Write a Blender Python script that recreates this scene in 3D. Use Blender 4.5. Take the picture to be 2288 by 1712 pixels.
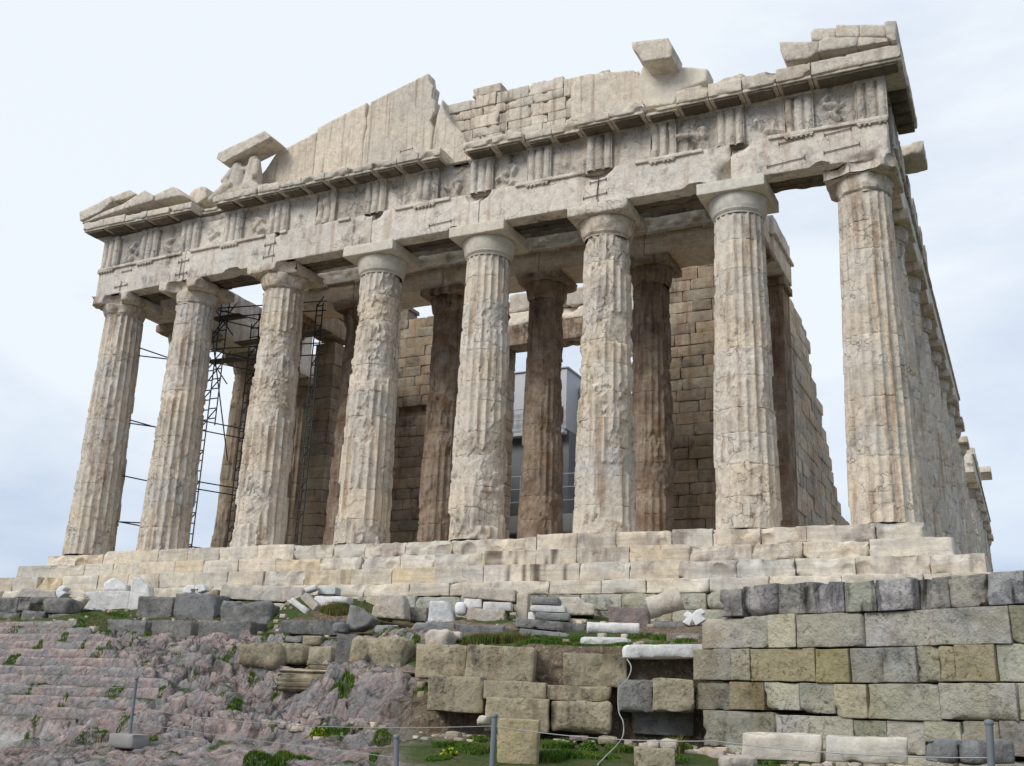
import bpy, bmesh, math, random
import numpy as np
from mathutils import Vector, Matrix
rad = math.radians
for o in list(bpy.data.objects): bpy.data.objects.remove(o)
SC = bpy.context.scene
COL = SC.collection
# ------------------------------------------------------------------ camera
CAM = np.array([17.66948, -28.53145, -4.98902])
ROT = (1.8694316, -0.03561731, 0.44451306)
FPX, PW, PH = 2370.4, 2288.0, 1712.0
cd = bpy.data.cameras.new('camera'); cam = bpy.data.objects.new('camera', cd); COL.objects.link(cam)
cam.location = CAM; cam.rotation_euler = ROT
cd.sensor_width = 36; cd.lens = FPX / PW * 36; cd.clip_start = .1; cd.clip_end = 20000
SC.camera = cam
# ------------------------------------------------------------------ sky and light
SUN_EL, SUN_AZ = rad(36), rad(203)          # azimuth measured clockwise from +y
world = bpy.data.worlds.new('World'); SC.world = world; world.use_nodes = True
def world_nodes():
    nt = world.node_tree; nt.nodes.clear(); N = nt.nodes.new; L = nt.links.new
    out = N('ShaderNodeOutputWorld'); bg = N('ShaderNodeBackground'); L(bg.outputs[0], out.inputs[0])
    sky = N('ShaderNodeTexSky'); sky.sky_type = 'NISHITA'; sky.sun_disc = False
    sky.sun_elevation = SUN_EL; sky.sun_rotation = SUN_AZ
    sk = N('ShaderNodeVectorMath'); sk.operation = 'SCALE'; sk.inputs['Scale'].default_value = 1.0
    L(sky.outputs[0], sk.inputs[0])
    tc = N('ShaderNodeTexCoord'); mp = N('ShaderNodeMapping'); mp.inputs['Scale'].default_value = (1.1, 1.1, 2.8)
    L(tc.outputs['Generated'], mp.inputs[0])
    nz = N('ShaderNodeTexNoise'); nz.inputs['Scale'].default_value = 1.5; nz.inputs['Detail'].default_value = 6; nz.inputs['Roughness'].default_value = .55; nz.inputs['Distortion'].default_value = .25
    L(mp.outputs[0], nz.inputs[0])
    # cloud brightness: whitest toward the left-hand zenith, bluer low down and to the right
    dt = N('ShaderNodeVectorMath'); dt.operation = 'DOT_PRODUCT'; L(tc.outputs['Generated'], dt.inputs[0]); dt.inputs[1].default_value = (-.28, .0, 1.0)
    ad = N('ShaderNodeMath'); ad.operation = 'MULTIPLY_ADD'; L(nz.outputs[0], ad.inputs[0]); ad.inputs[1].default_value = 1.25; of_ = N('ShaderNodeMath'); of_.operation = 'SUBTRACT'; L(dt.outputs['Value'], of_.inputs[0]); of_.inputs[1].default_value = .17; L(of_.outputs[0], ad.inputs[2])
    rp = N('ShaderNodeValToRGB'); L(ad.outputs[0], rp.inputs[0]); e = rp.color_ramp.elements
    e[0].position = .48; e[0].color = (2.5, 3.2, 4.7, 1)
    e[1].position = 1.0; e[1].color = (6.7, 7.15, 7.6, 1)
    m = e.new(.78); m.color = (4.7, 5.4, 6.5, 1)
    mx = N('ShaderNodeMix'); mx.data_type = 'RGBA'; mx.inputs[0].default_value = .93
    L(sk.outputs[0], mx.inputs[6]); L(rp.outputs[0], mx.inputs[7]); L(mx.outputs[2], bg.inputs[0])
    bg.inputs[1].default_value = .1
world_nodes()
sl = bpy.data.lights.new('sun', 'SUN'); sl.energy = 1.5; sl.angle = rad(26); sl.color = (1, .96, .9)
so = bpy.data.objects.new('sun', sl); COL.objects.link(so)
sd = Vector((math.sin(SUN_AZ) * math.cos(SUN_EL), math.cos(SUN_AZ) * math.cos(SUN_EL), math.sin(SUN_EL)))
so.rotation_euler = sd.to_track_quat('Z', 'Y').to_euler(); so.location = (0, -40, 60)
SC.view_settings.view_transform = 'Standard'; SC.view_settings.look = 'None'; SC.view_settings.gamma = 1
SC.view_settings.exposure = .45
# ------------------------------------------------------------------ picture-to-world measuring
def rotm(rx, ry, rz):
    c, s = math.cos, math.sin
    X = np.array([[1,0,0],[0,c(rx),-s(rx)],[0,s(rx),c(rx)]]); Y = np.array([[c(ry),0,s(ry)],[0,1,0],[-s(ry),0,c(ry)]]); Z = np.array([[c(rz),-s(rz),0],[s(rz),c(rz),0],[0,0,1]])
    return Z @ Y @ X
RM = rotm(*ROT); FWD = RM @ np.array([0, 0, -1.])
FR = {'z1': (0,350,.3625), 'z2': (700,100,.3625), 'z3': (1400,0,.3625), 'z4': (0,900,.3625), 'z5': (700,900,.3625),
      'z6': (1488,1112,.3625), 'z7': (0,1212,.3617), 'z8': (750,1212,.3617), 'd': (0,0,1.0344), 's': (0,0,1)}
def px(fr, x, y): a = FR[fr]; return a[0] + x * a[2], a[1] + y * a[2]
def ray(u, v): return RM @ np.array([(u - PW/2) / FPX, (PH/2 - v) / FPX, -1])
def aty(fr, x, y, Y): d = ray(*px(fr, x, y)); return CAM + d * (Y - CAM[1]) / d[1]
def atx(fr, x, y, X): d = ray(*px(fr, x, y)); return CAM + d * (X - CAM[0]) / d[0]
# ------------------------------------------------------------------ noise
def _h(i, j, k, s):
    n = (i * 374761393 + j * 668265263 + k * 2147483647 % 4294967291 + s * 1274126177) & 0xffffffff
    n = (n ^ (n >> 13)) * 1274126177 & 0xffffffff
    n = (n ^ (n >> 16)) * 2246822519 & 0xffffffff
    return ((n ^ (n >> 15)) & 0xffffff) / 16777215.0
def vn(P, s=0):
    P = np.asarray(P, float); I = np.floor(P).astype(np.int64); F = P - I; F = F * F * (3 - 2 * F)
    i, j, k = I[:, 0], I[:, 1], I[:, 2] * 7919
    r = 0
    for a in (0, 1):
        wa = F[:, 0] if a else 1 - F[:, 0]
        for b in (0, 1):
            wb = F[:, 1] if b else 1 - F[:, 1]
            for c in (0, 1):
                wc = F[:, 2] if c else 1 - F[:, 2]
                r = r + wa * wb * wc * _h(i + a, j + b, k + c * 7919, s)
    return r
def fbm(P, o=4, s=0):
    P = np.asarray(P, float); r = 0; a = .5; t = 0
    for q in range(o): r = r + a * vn(P * 2 ** q + 17.3 * q, s + q); t += a; a *= .5
    return r / t
def worley(P, s=0):
    I = np.floor(P).astype(np.int64); f1 = np.full(len(P), 9.); f2 = f1.copy(); cid = np.zeros(len(P))
    for a in (-1, 0, 1):
        for b in (-1, 0, 1):
            for c in (-1, 0, 1):
                i, j, k = I[:, 0] + a, I[:, 1] + b, (I[:, 2] + c) * 7919
                q = np.stack([I[:, 0] + a + _h(i, j, k, s), I[:, 1] + b + _h(i, j, k, s + 1), I[:, 2] + c + _h(i, j, k, s + 2)], 1)
                d = np.sqrt(((P - q) ** 2).sum(1)); near = d < f1
                f2 = np.where(near, f1, np.minimum(f2, d)); cid = np.where(near, _h(i, j, k, s + 5), cid); f1 = np.where(near, d, f1)
    return f1, f2, cid
def ss(a, b, x): t = np.clip((x - a) / (b - a), 0, 1); return t * t * (3 - 2 * t)
# ------------------------------------------------------------------ mesh assembling
def dz(x): return .12 - .22 * ((x - 3.5) / 18.5) ** 2
class MB:
    def __init__(s, bend=False): s.v = []; s.f = []; s.c = []; s.n = 0; s.bend = bend
    def add(s, v, f, tone=(1, 1, 1)):
        v = np.asarray(v, float); f = np.asarray(f, np.int64); s.v.append(v); s.f.append(f + s.n)
        s.c.append(np.tile(np.asarray(tone, float), (len(v), 1)) if np.ndim(tone) == 1 else tone); s.n += len(v)
    def build(s, name, mat, parent=None, origin=(0, 0, 0), smooth=False):
        me = bpy.data.meshes.new(name); V = np.concatenate(s.v); C = np.concatenate(s.c)
        if s.bend: V = V.copy(); V[:, 2] += dz(V[:, 0])      # the gentle upward curve of the long lines
        V = V - np.asarray(origin, float)
        loops = []; starts = []; tot = []; p = 0
        for f in s.f:
            n, k = f.shape; loops.append(f.ravel()); starts.append(p + np.arange(n) * k); tot.append(np.full(n, k)); p += n * k
        loops = np.concatenate(loops); starts = np.concatenate(starts)
        me.vertices.add(len(V)); me.vertices.foreach_set('co', V.ravel()); me.loops.add(len(loops)); me.loops.foreach_set('vertex_index', loops)
        me.polygons.add(len(starts)); me.polygons.foreach_set('loop_start', starts)
        at = me.attributes.new('tone', 'FLOAT_COLOR', 'POINT'); at.data.foreach_set('color', np.concatenate([C, np.ones((len(C), 1))], 1).ravel())
        me.update(); me.validate()
        if smooth: me.polygons.foreach_set('use_smooth', np.ones(len(starts), bool))
        me.materials.append(mat)
        o = bpy.data.objects.new(name, me); COL.objects.link(o)
        if parent is not None: o.parent = parent
        return o
_bc = {}
def boxgrid(nx, ny, nz):
    """closed box surface on the unit cube with merged corners"""
    key = (nx, ny, nz)
    if key in _bc: return _bc[key]
    idx = {}; V = []; F = []
    def vid(i, j, k):
        if (i, j, k) not in idx: idx[(i, j, k)] = len(V); V.append((i / nx, j / ny, k / nz))
        return idx[(i, j, k)]
    for k0 in (0, nz):
        for i in range(nx):
            for j in range(ny):
                q = [vid(i, j, k0), vid(i+1, j, k0), vid(i+1, j+1, k0), vid(i, j+1, k0)]; F.append(q if k0 else q[::-1])
    for j0 in (0, ny):
        for i in range(nx):
            for k in range(nz):
                q = [vid(i, j0, k), vid(i+1, j0, k), vid(i+1, j0, k+1), vid(i, j0, k+1)]; F.append(q[::-1] if j0 else q)
    for i0 in (0, nx):
        for j in range(ny):
            for k in range(nz):
                q = [vid(i0, j, k), vid(i0, j+1, k), vid(i0, j+1, k+1), vid(i0, j, k+1)]; F.append(q if i0 else q[::-1])
    _bc[key] = (np.array(V), np.array(F)); return _bc[key]
def stone(lo, hi, cell=.1, r=.02, amp=.01, chip=.03, seed=0, bites=(), lump=0., mx=60):
    """a worn block between lo and hi: rounded, chipped along its edges, rough faced"""
    lo = np.asarray(lo, float); hi = np.asarray(hi, float); S = hi - lo
    n = [int(np.clip(round(q / cell), 1, mx)) + 2 for q in S]
    v, f = boxgrid(*n); v = v.copy()
    for a in range(3):                      # an extra loop close to every edge keeps the arrises crisp
        b = min((r * 1.3 + .004) / S[a], .3 / n[a]); k = np.rint(v[:, a] * n[a]); t = b + (k - 1) / (n[a] - 2) * (1 - 2 * b); v[:, a] = np.where(k == 0, 0, np.where(k == n[a], 1, t))
    p = lo + v * S; c = (lo + hi) / 2
    off = seed * 3.17
    _, _, e = worley((p + .10 * fbm(p * 3 + off, 2, 7)[:, None]) * 2.6 + off, seed % 97); e2 = fbm(p * 2.3 + off, 2, seed % 97); rr = np.minimum(r + chip * 1.5 * ss(.66, .70, e) * (e + .2) * ss(.35, .5, e2), S.min() * .42)[:, None]
    q = np.clip(p, lo + rr, hi - rr); d = p - q; L = np.linalg.norm(d, axis=1, keepdims=True) + 1e-9
    p = np.where(L > 1e-6, q + d / L * rr, p)
    nrm = p - np.clip(p, lo + S * .12, hi - S * .12); nrm /= np.linalg.norm(nrm, axis=1, keepdims=True) + 1e-9
    p = p + nrm * ((fbm(p * 5 + off, 3, seed % 89) - .5) * 2 * amp)[:, None]
    if lump: p = p + nrm * ((fbm(p * 1.4 + off, 2, seed % 71) - .6) * 2 * lump)[:, None]
    for (b, R) in bites:
        b = np.asarray(b, float); d = p - b; L = np.linalg.norm(d, axis=1) + 1e-9
        RR = R * (.8 + .45 * fbm(p * 3 + off, 3, seed % 53)); m = L < RR
        p[m] = b + d[m] / L[m][:, None] * RR[m][:, None]
        p[m] = np.clip(p[m], lo, hi)
    return p, f
def tone(seed, k=.12, w=.03):
    R = random.Random(seed); a = 1 + R.uniform(-k, k); b = R.uniform(-w, w); return (a * (1 + b), a, a * (1 - b))
def prism(pts, a0, a1, axis='y', seed=0, maxlen=.2, amp=.015):
    """a polygon (list of 2-D points) given thickness along an axis, faces broken up and roughened"""
    bm = bmesh.new()
    def P(p, t): return (p[0], t, p[1]) if axis == 'y' else (t, p[0], p[1])
    vs = [bm.verts.new(P(p, a0)) for p in pts]; fc = bm.faces.new(vs)
    ex = bmesh.ops.extrude_face_region(bm, geom=[fc]); nv = [g for g in ex['geom'] if isinstance(g, bmesh.types.BMVert)]
    for q in nv: q.co[1 if axis == 'y' else 0] = a1
    bmesh.ops.recalc_face_normals(bm, faces=bm.faces); bmesh.ops.triangulate(bm, faces=bm.faces)
    for _ in range(7):
        ed = [e for e in bm.edges if e.calc_length() > maxlen]
        if not ed or len(bm.faces) > 9000: break
        bmesh.ops.subdivide_edges(bm, edges=ed, cuts=1); bmesh.ops.triangulate(bm, faces=[f for f in bm.faces if len(f.verts) > 3])
    bm.normal_update(); V = np.array([q.co[:] for q in bm.verts]); Nn = np.array([q.normal[:] for q in bm.verts])
    bm.verts.index_update(); F = np.array([[q.index for q in f.verts] for f in bm.faces]); bm.free()
    V = V + Nn * ((fbm(V * 4 + seed * 1.7, 4, seed) - .5) * 2 * amp)[:, None]
    return V, F
def tube(p, q, r, n=6):
    p = np.asarray(p, float); q = np.asarray(q, float); d = q - p; d /= np.linalg.norm(d)
    a = np.cross(d, [0, 0, 1.]) if abs(d[2]) < .9 else np.cross(d, [1., 0, 0]); a /= np.linalg.norm(a); b = np.cross(d, a)
    t = np.arange(n) / n * 2 * math.pi; ring = r * (np.cos(t)[:, None] * a + np.sin(t)[:, None] * b)
    V = np.concatenate([p + ring, q + ring]); F = np.array([[i, (i+1) % n, n + (i+1) % n, n + i] for i in range(n)]); return V, F
def revolve(prof, n, cx=0, cy=0, seed=0, amp=0, fl=None):
    t = np.arange(n) / n * 2 * math.pi; prof = np.asarray(prof, float)
    R = np.repeat(prof[:, 0][:, None], n, 1); Z = np.repeat(prof[:, 1][:, None], n, 1); T = np.repeat(t[None], len(prof), 0)
    V = np.stack([cx + R * np.cos(T), cy + R * np.sin(T), Z], 2).reshape(-1, 3)
    if amp:
        nn = (fbm(V * 4, 3, seed) - .5) * 2 * amp; V[:, 0] += nn * np.cos(T.ravel()); V[:, 1] += nn * np.sin(T.ravel())
    i = np.arange(len(prof) - 1)[:, None]; j = np.arange(n)[None]; a = i * n + j; b = i * n + (j + 1) % n
    F = np.stack([a, b, b + n, a + n], 2).reshape(-1, 4); return V, F
# ------------------------------------------------------------------ things
def tag(o, label=None, cat=None, group=None, kind=None):
    if label: o['label'] = label
    if cat: o['category'] = cat
    if group: o['group'] = group
    if kind: o['kind'] = kind
    return o
def empty(name, loc, label, cat, group=None):
    o = bpy.data.objects.new(name, None); COL.objects.link(o); o.location = loc; o.empty_display_size = .3; return tag(o, label, cat, group)
# ------------------------------------------------------------------ materials
def stone_mat(name, A, B, stain=(.30, .17, .08), st=.35, dark=(.05, .045, .04), dk=.1, crack=.5, pit=.5, bump=.5, big=.35, streak=(2.6, 2.6, .3), zst=None, extra=None, csc=1.6, veins=0., chips=0., sh=(.40, .60)):
    m = bpy.data.materials.new(name); m.use_nodes = True; nt = m.node_tree; nt.nodes.clear(); N = nt.nodes.new; L = nt.links.new
    out = N('ShaderNodeOutputMaterial'); bs = N('ShaderNodeBsdfPrincipled'); L(bs.outputs[0], out.inputs[0]); bs.inputs['Roughness'].default_value = .88
    bs.inputs['Specular IOR Level'].default_value = .25
    geo = N('ShaderNodeNewGeometry'); P = geo.outputs['Position']
    def noise(sc, det=4, ro=.55, vec=None, mapping=None, dist=0):
        n = N('ShaderNodeTexNoise'); n.inputs['Scale'].default_value = sc; n.inputs['Detail'].default_value = det; n.inputs['Roughness'].default_value = ro; n.inputs['Distortion'].default_value = dist
        if mapping:
            mp = N('ShaderNodeMapping'); mp.inputs['Scale'].default_value = mapping; L(vec or P, mp.inputs[0]); L(mp.outputs[0], n.inputs[0])
        else: L(vec or P, n.inputs[0])
        return n.outputs[0]
    def mr(x, a, b, c=0, d=1):
        q = N('ShaderNodeMapRange'); q.inputs[1].default_value = a; q.inputs[2].default_value = b; q.inputs[3].default_value = c; q.inputs[4].default_value = d; L(x, q.inputs[0]); return q.outputs[0]
    def math_(op, a, b=None):
        q = N('ShaderNodeMath'); q.operation = op
        for i, x in enumerate((a, b)):
            if x is None: continue
            if isinstance(x, (int, float)): q.inputs[i].default_value = x
            else: L(x, q.inputs[i])
        return q.outputs[0]
    def mix(f, a, b, bt='MIX'):
        q = N('ShaderNodeMix'); q.data_type = 'RGBA'; q.blend_type = bt
        for i, x in ((0, f), (6, a), (7, b)):
            if isinstance(x, (int, float)): q.inputs[i].default_value = x
            elif isinstance(x, tuple): q.inputs[i].default_value = (*x, 1)
            else: L(x, q.inputs[i])
        return q.outputs[2]
    c = mix(mr(noise(big, 8, .65), *sh), A, B)
    s1 = noise(1, 7, .65, mapping=streak, dist=.4)
    sv = mr(s1, .52, .64, 0, st)
    if zst:
        sp = N('ShaderNodeSeparateXYZ'); L(P, sp.inputs[0]); zz = mr(sp.outputs[2], zst[0], zst[1], zst[2], zst[3]); sv = math_('MULTIPLY', sv, zz)
    c = mix(sv, c, stain)
    if dk:
        d0 = math_('MULTIPLY', mr(noise(.9, 7, .7, dist=.3), .52, .66), mr(noise(1, 5, .6, mapping=(5, 5, .8)), .35, .6))
        if extra:
            sp = N('ShaderNodeSeparateXYZ'); L(P, sp.inputs[0]); d0 = math_('MULTIPLY', d0, mr(sp.outputs[2], *extra))
        c = mix(math_('MULTIPLY', d0, dk), c, dark)
    pm = mr(noise(1.7, 4, .6), .40, .62, .15, 1); pn = mr(noise(16, 4, .7), .32, .48, 1, 0); pv = math_('SUBTRACT', 1.0, math_('MULTIPLY', math_('MULTIPLY', pn, pm), pit)); c = mix(1.0, c, mix(pv, (.30, .25, .2), (1., 1., 1.)), 'MULTIPLY')
    fine = noise(4.5, 8, .7); c = mix(1.0, c, mix(mr(fine, .3, .7), (.78, .77, .76), (1.16, 1.15, 1.13)), 'MULTIPLY')
    # cracks
    dv = N('ShaderNodeTexNoise'); dv.inputs['Scale'].default_value = 1.3; dv.inputs['Detail'].default_value = 6; L(P, dv.inputs[0])
    vm = N('ShaderNodeVectorMath'); vm.operation = 'MULTIPLY_ADD'; L(dv.outputs[1], vm.inputs[0]); vm.inputs[1].default_value = (1.1, 1.1, 1.1); L(P, vm.inputs[2])
    vo = N('ShaderNodeTexVoronoi'); vo.feature = 'DISTANCE_TO_EDGE'; vo.inputs['Scale'].default_value = csc; L(vm.outputs[0], vo.inputs['Vector'])
    ck = math_('MULTIPLY', mr(vo.outputs[0], 0, .022, 1, 0), mr(noise(.8, 3), .45, .6)); c = mix(math_('MULTIPLY', ck, crack), c, (.10, .075, .055))
    if veins:
        vv = noise(1, 4, .5, mapping=(.5, .5, 7), dist=1.2); c = mix(mr(vv, .53, .60, 0, veins), c, (.34, .31, .29))
    at = N('ShaderNodeAttribute'); at.attribute_name = 'tone'; c = mix(1.0, c, at.outputs['Color'], 'MULTIPLY')
    L(c, bs.inputs['Base Color'])
    h = math_('ADD', math_('MULTIPLY', noise(7, 9, .72), 1.0), math_('MULTIPLY', fine, .9)); h = math_('SUBTRACT', h, math_('MULTIPLY', ck, .5 * crack))
    h = math_('ADD', h, math_('MULTIPLY', pv, .25))
    if chips:
        vc = N('ShaderNodeTexVoronoi'); vc.inputs['Scale'].default_value = 3.2; L(vm.outputs[0], vc.inputs['Vector'])
        h = math_('ADD', h, math_('MULTIPLY', math_('MULTIPLY', vc.outputs[0], mr(noise(1.1, 4), .45, .6)), chips))
    b = N('ShaderNodeBump'); b.inputs['Strength'].default_value = bump; b.inputs['Distance'].default_value = .07; L(h, b.inputs['Height']); L(b.outputs[0], bs.inputs['Normal'])
    return m
M = {}
M['column'] = stone_mat('weathered marble of the columns', (.70,.61,.49), (.66,.61,.54), st=.62, stain=(.33,.21,.12), dk=.6, dark=(.12,.095,.075), crack=.8, pit=.55, bump=.6, streak=(3.2,3.2,.35), chips=.9)
M['beam'] = stone_mat('pale inner beam marble', (.78,.70,.58), (.72,.60,.46), st=.35, stain=(.42,.25,.15), dk=.2, crack=.3, bump=.5, big=.8, streak=(.6,.6,5))
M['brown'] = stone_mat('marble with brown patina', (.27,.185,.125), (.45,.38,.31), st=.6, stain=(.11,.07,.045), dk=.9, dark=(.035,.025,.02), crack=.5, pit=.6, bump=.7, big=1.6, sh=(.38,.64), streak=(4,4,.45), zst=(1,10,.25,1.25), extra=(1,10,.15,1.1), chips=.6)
M['entab'] = stone_mat('grey white entablature marble', (.74,.68,.59), (.66,.62,.56), st=.45, stain=(.38,.25,.16), dk=.9, dark=(.14,.12,.11), crack=.55, pit=.45, bump=.5, chips=.3)
M['frieze'] = stone_mat('sooty frieze marble', (.70,.64,.55), (.58,.55,.50), st=.5, stain=(.28,.19,.12), dk=.9, dark=(.10,.085,.07), crack=.7, pit=.6, bump=.8, big=.8, chips=.7)
M['cornice'] = stone_mat('cornice marble', (.70,.63,.53), (.63,.58,.50), st=.35, stain=(.36,.26,.17), dk=.5, dark=(.10,.09,.07), crack=.4, bump=.6, chips=.5)
M['under'] = stone_mat('crusted soffit marble toned for shade', (.13,.11,.085), (.22,.19,.15), st=.4, stain=(.08,.06,.04), dk=.8, crack=.3, bump=.9)  # crust tone pushed darker, soffit and interior shade put into the colour
M['tymp'] = stone_mat('streaked pediment marble', (.70,.62,.51), (.62,.57,.49), st=.65, stain=(.30,.22,.15), dk=.3, crack=.35, bump=.5, streak=(6,6,.22))
M['new'] = stone_mat('fresh restored marble', (.66,.62,.53), (.62,.59,.52), st=.08, dk=0, crack=.05, pit=.15, bump=.12)
M['step'] = stone_mat('cream step marble', (.70,.625,.50), (.62,.58,.52), st=.35, stain=(.42,.31,.20), dk=.6, dark=(.16,.12,.09), crack=.45, pit=.3, bump=.4, big=.6, streak=(.9,.9,1.6), veins=.35)
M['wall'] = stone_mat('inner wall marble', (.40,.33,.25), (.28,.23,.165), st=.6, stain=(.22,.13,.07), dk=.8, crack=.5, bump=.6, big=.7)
M['cream'] = stone_mat('cream marble fragment', (.62,.55,.45), (.56,.52,.47), st=.2, dk=.3, dark=(.12,.11,.10), crack=.4, bump=.6, big=1.2)
M['white'] = stone_mat('white marble fragment', (.78,.77,.75), (.68,.68,.68), st=.06, dk=.35, dark=(.22,.22,.22), crack=.2, pit=.35, bump=.5, big=1.2)
M['plaster'] = stone_mat('bright white carved marble', (.88,.88,.88), (.82,.82,.83), st=0, dk=.08, crack=0, pit=.1, bump=.2)
M['grey'] = stone_mat('grey stone', (.32,.32,.32), (.24,.245,.25), st=.1, dk=.7, dark=(.07,.07,.07), crack=.4, bump=.8, big=1.4)
M['dark'] = stone_mat('dark lichened limestone', (.19,.19,.185), (.33,.325,.31), st=.25, stain=(.22,.17,.10), dk=1.0, dark=(.045,.045,.042), crack=.2, pit=.8, bump=1., big=1.3)
M['tan'] = stone_mat('tan shelly limestone', (.50,.44,.31), (.41,.37,.27), st=.45, stain=(.24,.18,.09), dk=1.1, dark=(.06,.055,.05), crack=.1, pit=.85, bump=1., big=1.5, streak=(3,3,.8))
M['ashlar'] = stone_mat('grey tan ashlar limestone', (.46,.43,.32), (.44,.43,.38), st=.5, stain=(.25,.20,.11), dk=1.1, dark=(.08,.078,.07), crack=.15, pit=.85, bump=1., big=.9, streak=(1.5,1.5,1.2), csc=1.2)
M['soot'] = stone_mat('black crusted top course', (.46,.45,.41), (.28,.275,.26), st=.93, stain=(.035,.035,.034), dk=1., dark=(.03,.03,.028), crack=.1, pit=.8, bump=1., big=1.8, streak=(4.5,4.5,.8), sh=(.46,.54))
M['ochre'] = stone_mat('ochre squared block', (.56,.47,.27), (.46,.40,.26), st=.4, stain=(.25,.18,.08), dk=.7, dark=(.07,.06,.05), crack=.1, pit=.9, bump=1., big=1.3)
M['pink'] = stone_mat('pinkish rough stone', (.38,.28,.25), (.30,.27,.27), st=.2, dk=.5, crack=.5, bump=1., big=2)
def plain(name, col, rough=.5, metal=0, var=.15):
    m = bpy.data.materials.new(name); m.use_nodes = True; nt = m.node_tree; bs = nt.nodes['Principled BSDF']; bs.inputs['Roughness'].default_value = rough; bs.inputs['Metallic'].default_value = metal
    n = nt.nodes.new('ShaderNodeTexNoise'); n.inputs['Scale'].default_value = 3; n.inputs['Detail'].default_value = 6
    g = nt.nodes.new('ShaderNodeNewGeometry'); nt.links.new(g.outputs['Position'], n.inputs[0])
    x = nt.nodes.new('ShaderNodeMix'); x.data_type = 'RGBA'; nt.links.new(n.outputs[0], x.inputs[0]); x.inputs[6].default_value = (*[q * (1 - var) for q in col], 1); x.inputs[7].default_value = (*[q * (1 + var) for q in col], 1)
    nt.links.new(x.outputs[2], bs.inputs['Base Color']); return m
M['iron'] = plain('rusted dark iron', (.13, .10, .085), .8)
M['scaf'] = plain('dark galvanised scaffold steel', (.045, .055, .06), .5, .4)
M['post'] = plain('grey painted post', (.16, .18, .20), .6)
M['wire'] = plain('galvanised wire', (.35, .36, .37), .5, .5)
M['concrete'] = plain('concrete', (.28, .27, .25), .9)
M['hose'] = plain('pale plastic hose', (.34, .34, .32), .6)
M['panel'] = plain('pale grey steel cladding', (.42, .435, .45), .5, 0, .08)
M['panel2'] = plain('dark grey steel cladding', (.13, .145, .155), .6, 0, .1)
M['rail'] = plain('light grey railing', (.42, .45, .47), .5)

# ================================================================== THE TEMPLE
XC = [-14.43, -10.74, -6.444, -2.148, 2.148, 6.444, 10.74, 14.43]
ZA, ZF, ZG, ZT = 10.43, 11.66, 13.05, 13.55      # architrave bottom, frieze bottom, cornice bottom, cornice top
YA = .13
T = empty('temple', (0, 0, 0), 'ruined marble temple front with eight fluted columns, broken pediment and stepped base', 'temple')
def shaft(cx, cy, z0, h, r0, r1, nth, nz, seed, dmg=1., cuts=(), htop=None):
    nd = 11; R = random.Random(seed)
    joints = sorted(z0 + h * (i + R.uniform(-.12, .12)) / nd for i in range(1, nd))
    zs = list(np.linspace(z0, z0 + h, nz))
    for j in joints: zs += [j - .014, j - .005, j + .005, j + .014]
    zs = np.array(sorted(zs)); dist = np.min(np.abs(zs[:, None] - np.array(joints)[None]), axis=1)
    nfl = 20; th = np.arange(nth) / nth * 2 * math.pi
    t = (th / (2 * math.pi) * nfl) % 1
    Zg, Tg = np.meshgrid(zs, th, indexing='ij'); tt = np.tile(t, (len(zs), 1)); k = (Zg - z0) / h
    Rr = r0 + (r1 - r0) * k ** 1.12
    did = np.searchsorted(joints, Zg.ravel()).reshape(Zg.shape)
    off = np.array([R.uniform(-.004, .004) for _ in range(nd + 1)])[did]
    fl = .09 * Rr * (1 - (2 * tt - 1) ** 2)
    px_ = cx + Rr * np.cos(Tg); py_ = cy + Rr * np.sin(Tg); P = np.stack([px_.ravel(), py_.ravel(), Zg.ravel()], 1)
    sh = Zg.shape
    n1 = fbm(P * np.array([1.1, 1.1, .8]) + seed * 7, 4, seed).reshape(sh)
    n2 = fbm(P * 5 + seed, 4, seed + 3).reshape(sh)
    f1, f2, cid = worley(P * 3.1 + seed * 3, seed); cell = cid.reshape(sh); 
    r = Rr - fl
    a1, a2, ac = worley(P * np.array([4.2, 4.2, 2.4]) + .5 * fbm(P * 4, 2, seed)[:, None] + seed, seed + 50); arr = (ac.reshape(sh) > .60) * ss(.30, .50, fbm(P * 1.3 + seed * 2, 3, seed + 9).reshape(sh))
    b1, b2, bc = worley(P * 8.5 + seed, seed + 70); fine_ = bc.reshape(sh)
    r = np.minimum(r, Rr - arr * dmg * (.022 + .022 * fine_))                  # chipped arrises
    m = ss(.550, .562, n1 + .03 * (fine_ - .5)) * min(dmg, 1)
    brk = Rr - .055 * Rr - .05 * cell * dmg - .022 * fine_ - .012 * n2                     # spalled faces
    r = r * (1 - m) + np.minimum(brk, r + .02) * m
    r = r + off - (n2 - .5) * .006
    jw = ss(.016, .0, dist)[:, None] * (.006 + .03 * ss(.5, .6, n2)); r = r - jw
    for (nx, ny, d, za, zb) in cuts:
        msk = ss(za, za + .03, Zg) * (1 - ss(zb - .03, zb, Zg)); dn = nx * np.cos(Tg) + ny * np.sin(Tg)
        lim = np.where(dn > .05, (d + .06 * (n2 - .5)) / np.maximum(dn, .05), 9.); r = np.where(msk > .5, np.minimum(r, lim), r)
    V = np.stack([(cx + r * np.cos(Tg)).ravel(), (cy + r * np.sin(Tg)).ravel(), Zg.ravel()], 1)
    n = nth; i = np.arange(len(zs) - 1)[:, None]; j = np.arange(n)[None]; a = i * n + j; b = i * n + (j + 1) % n
    F = np.stack([a, b, b + n, a + n], 2).reshape(-1, 4)
    tn = np.array([1 + R.uniform(-.07, .07) for _ in range(nd + 1)])[did].ravel()
    C = np.stack([tn * (1 + .02 * np.sin(did.ravel() * 2.3)), tn, tn * (1 - .03 * np.sin(did.ravel() * 2.3))], 1)
    if htop:                                                               # broken off stump
        V[:, 2] = np.minimum(V[:, 2], z0 + htop + .5 * (n2.ravel() - .5))
    return V, F, C
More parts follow.
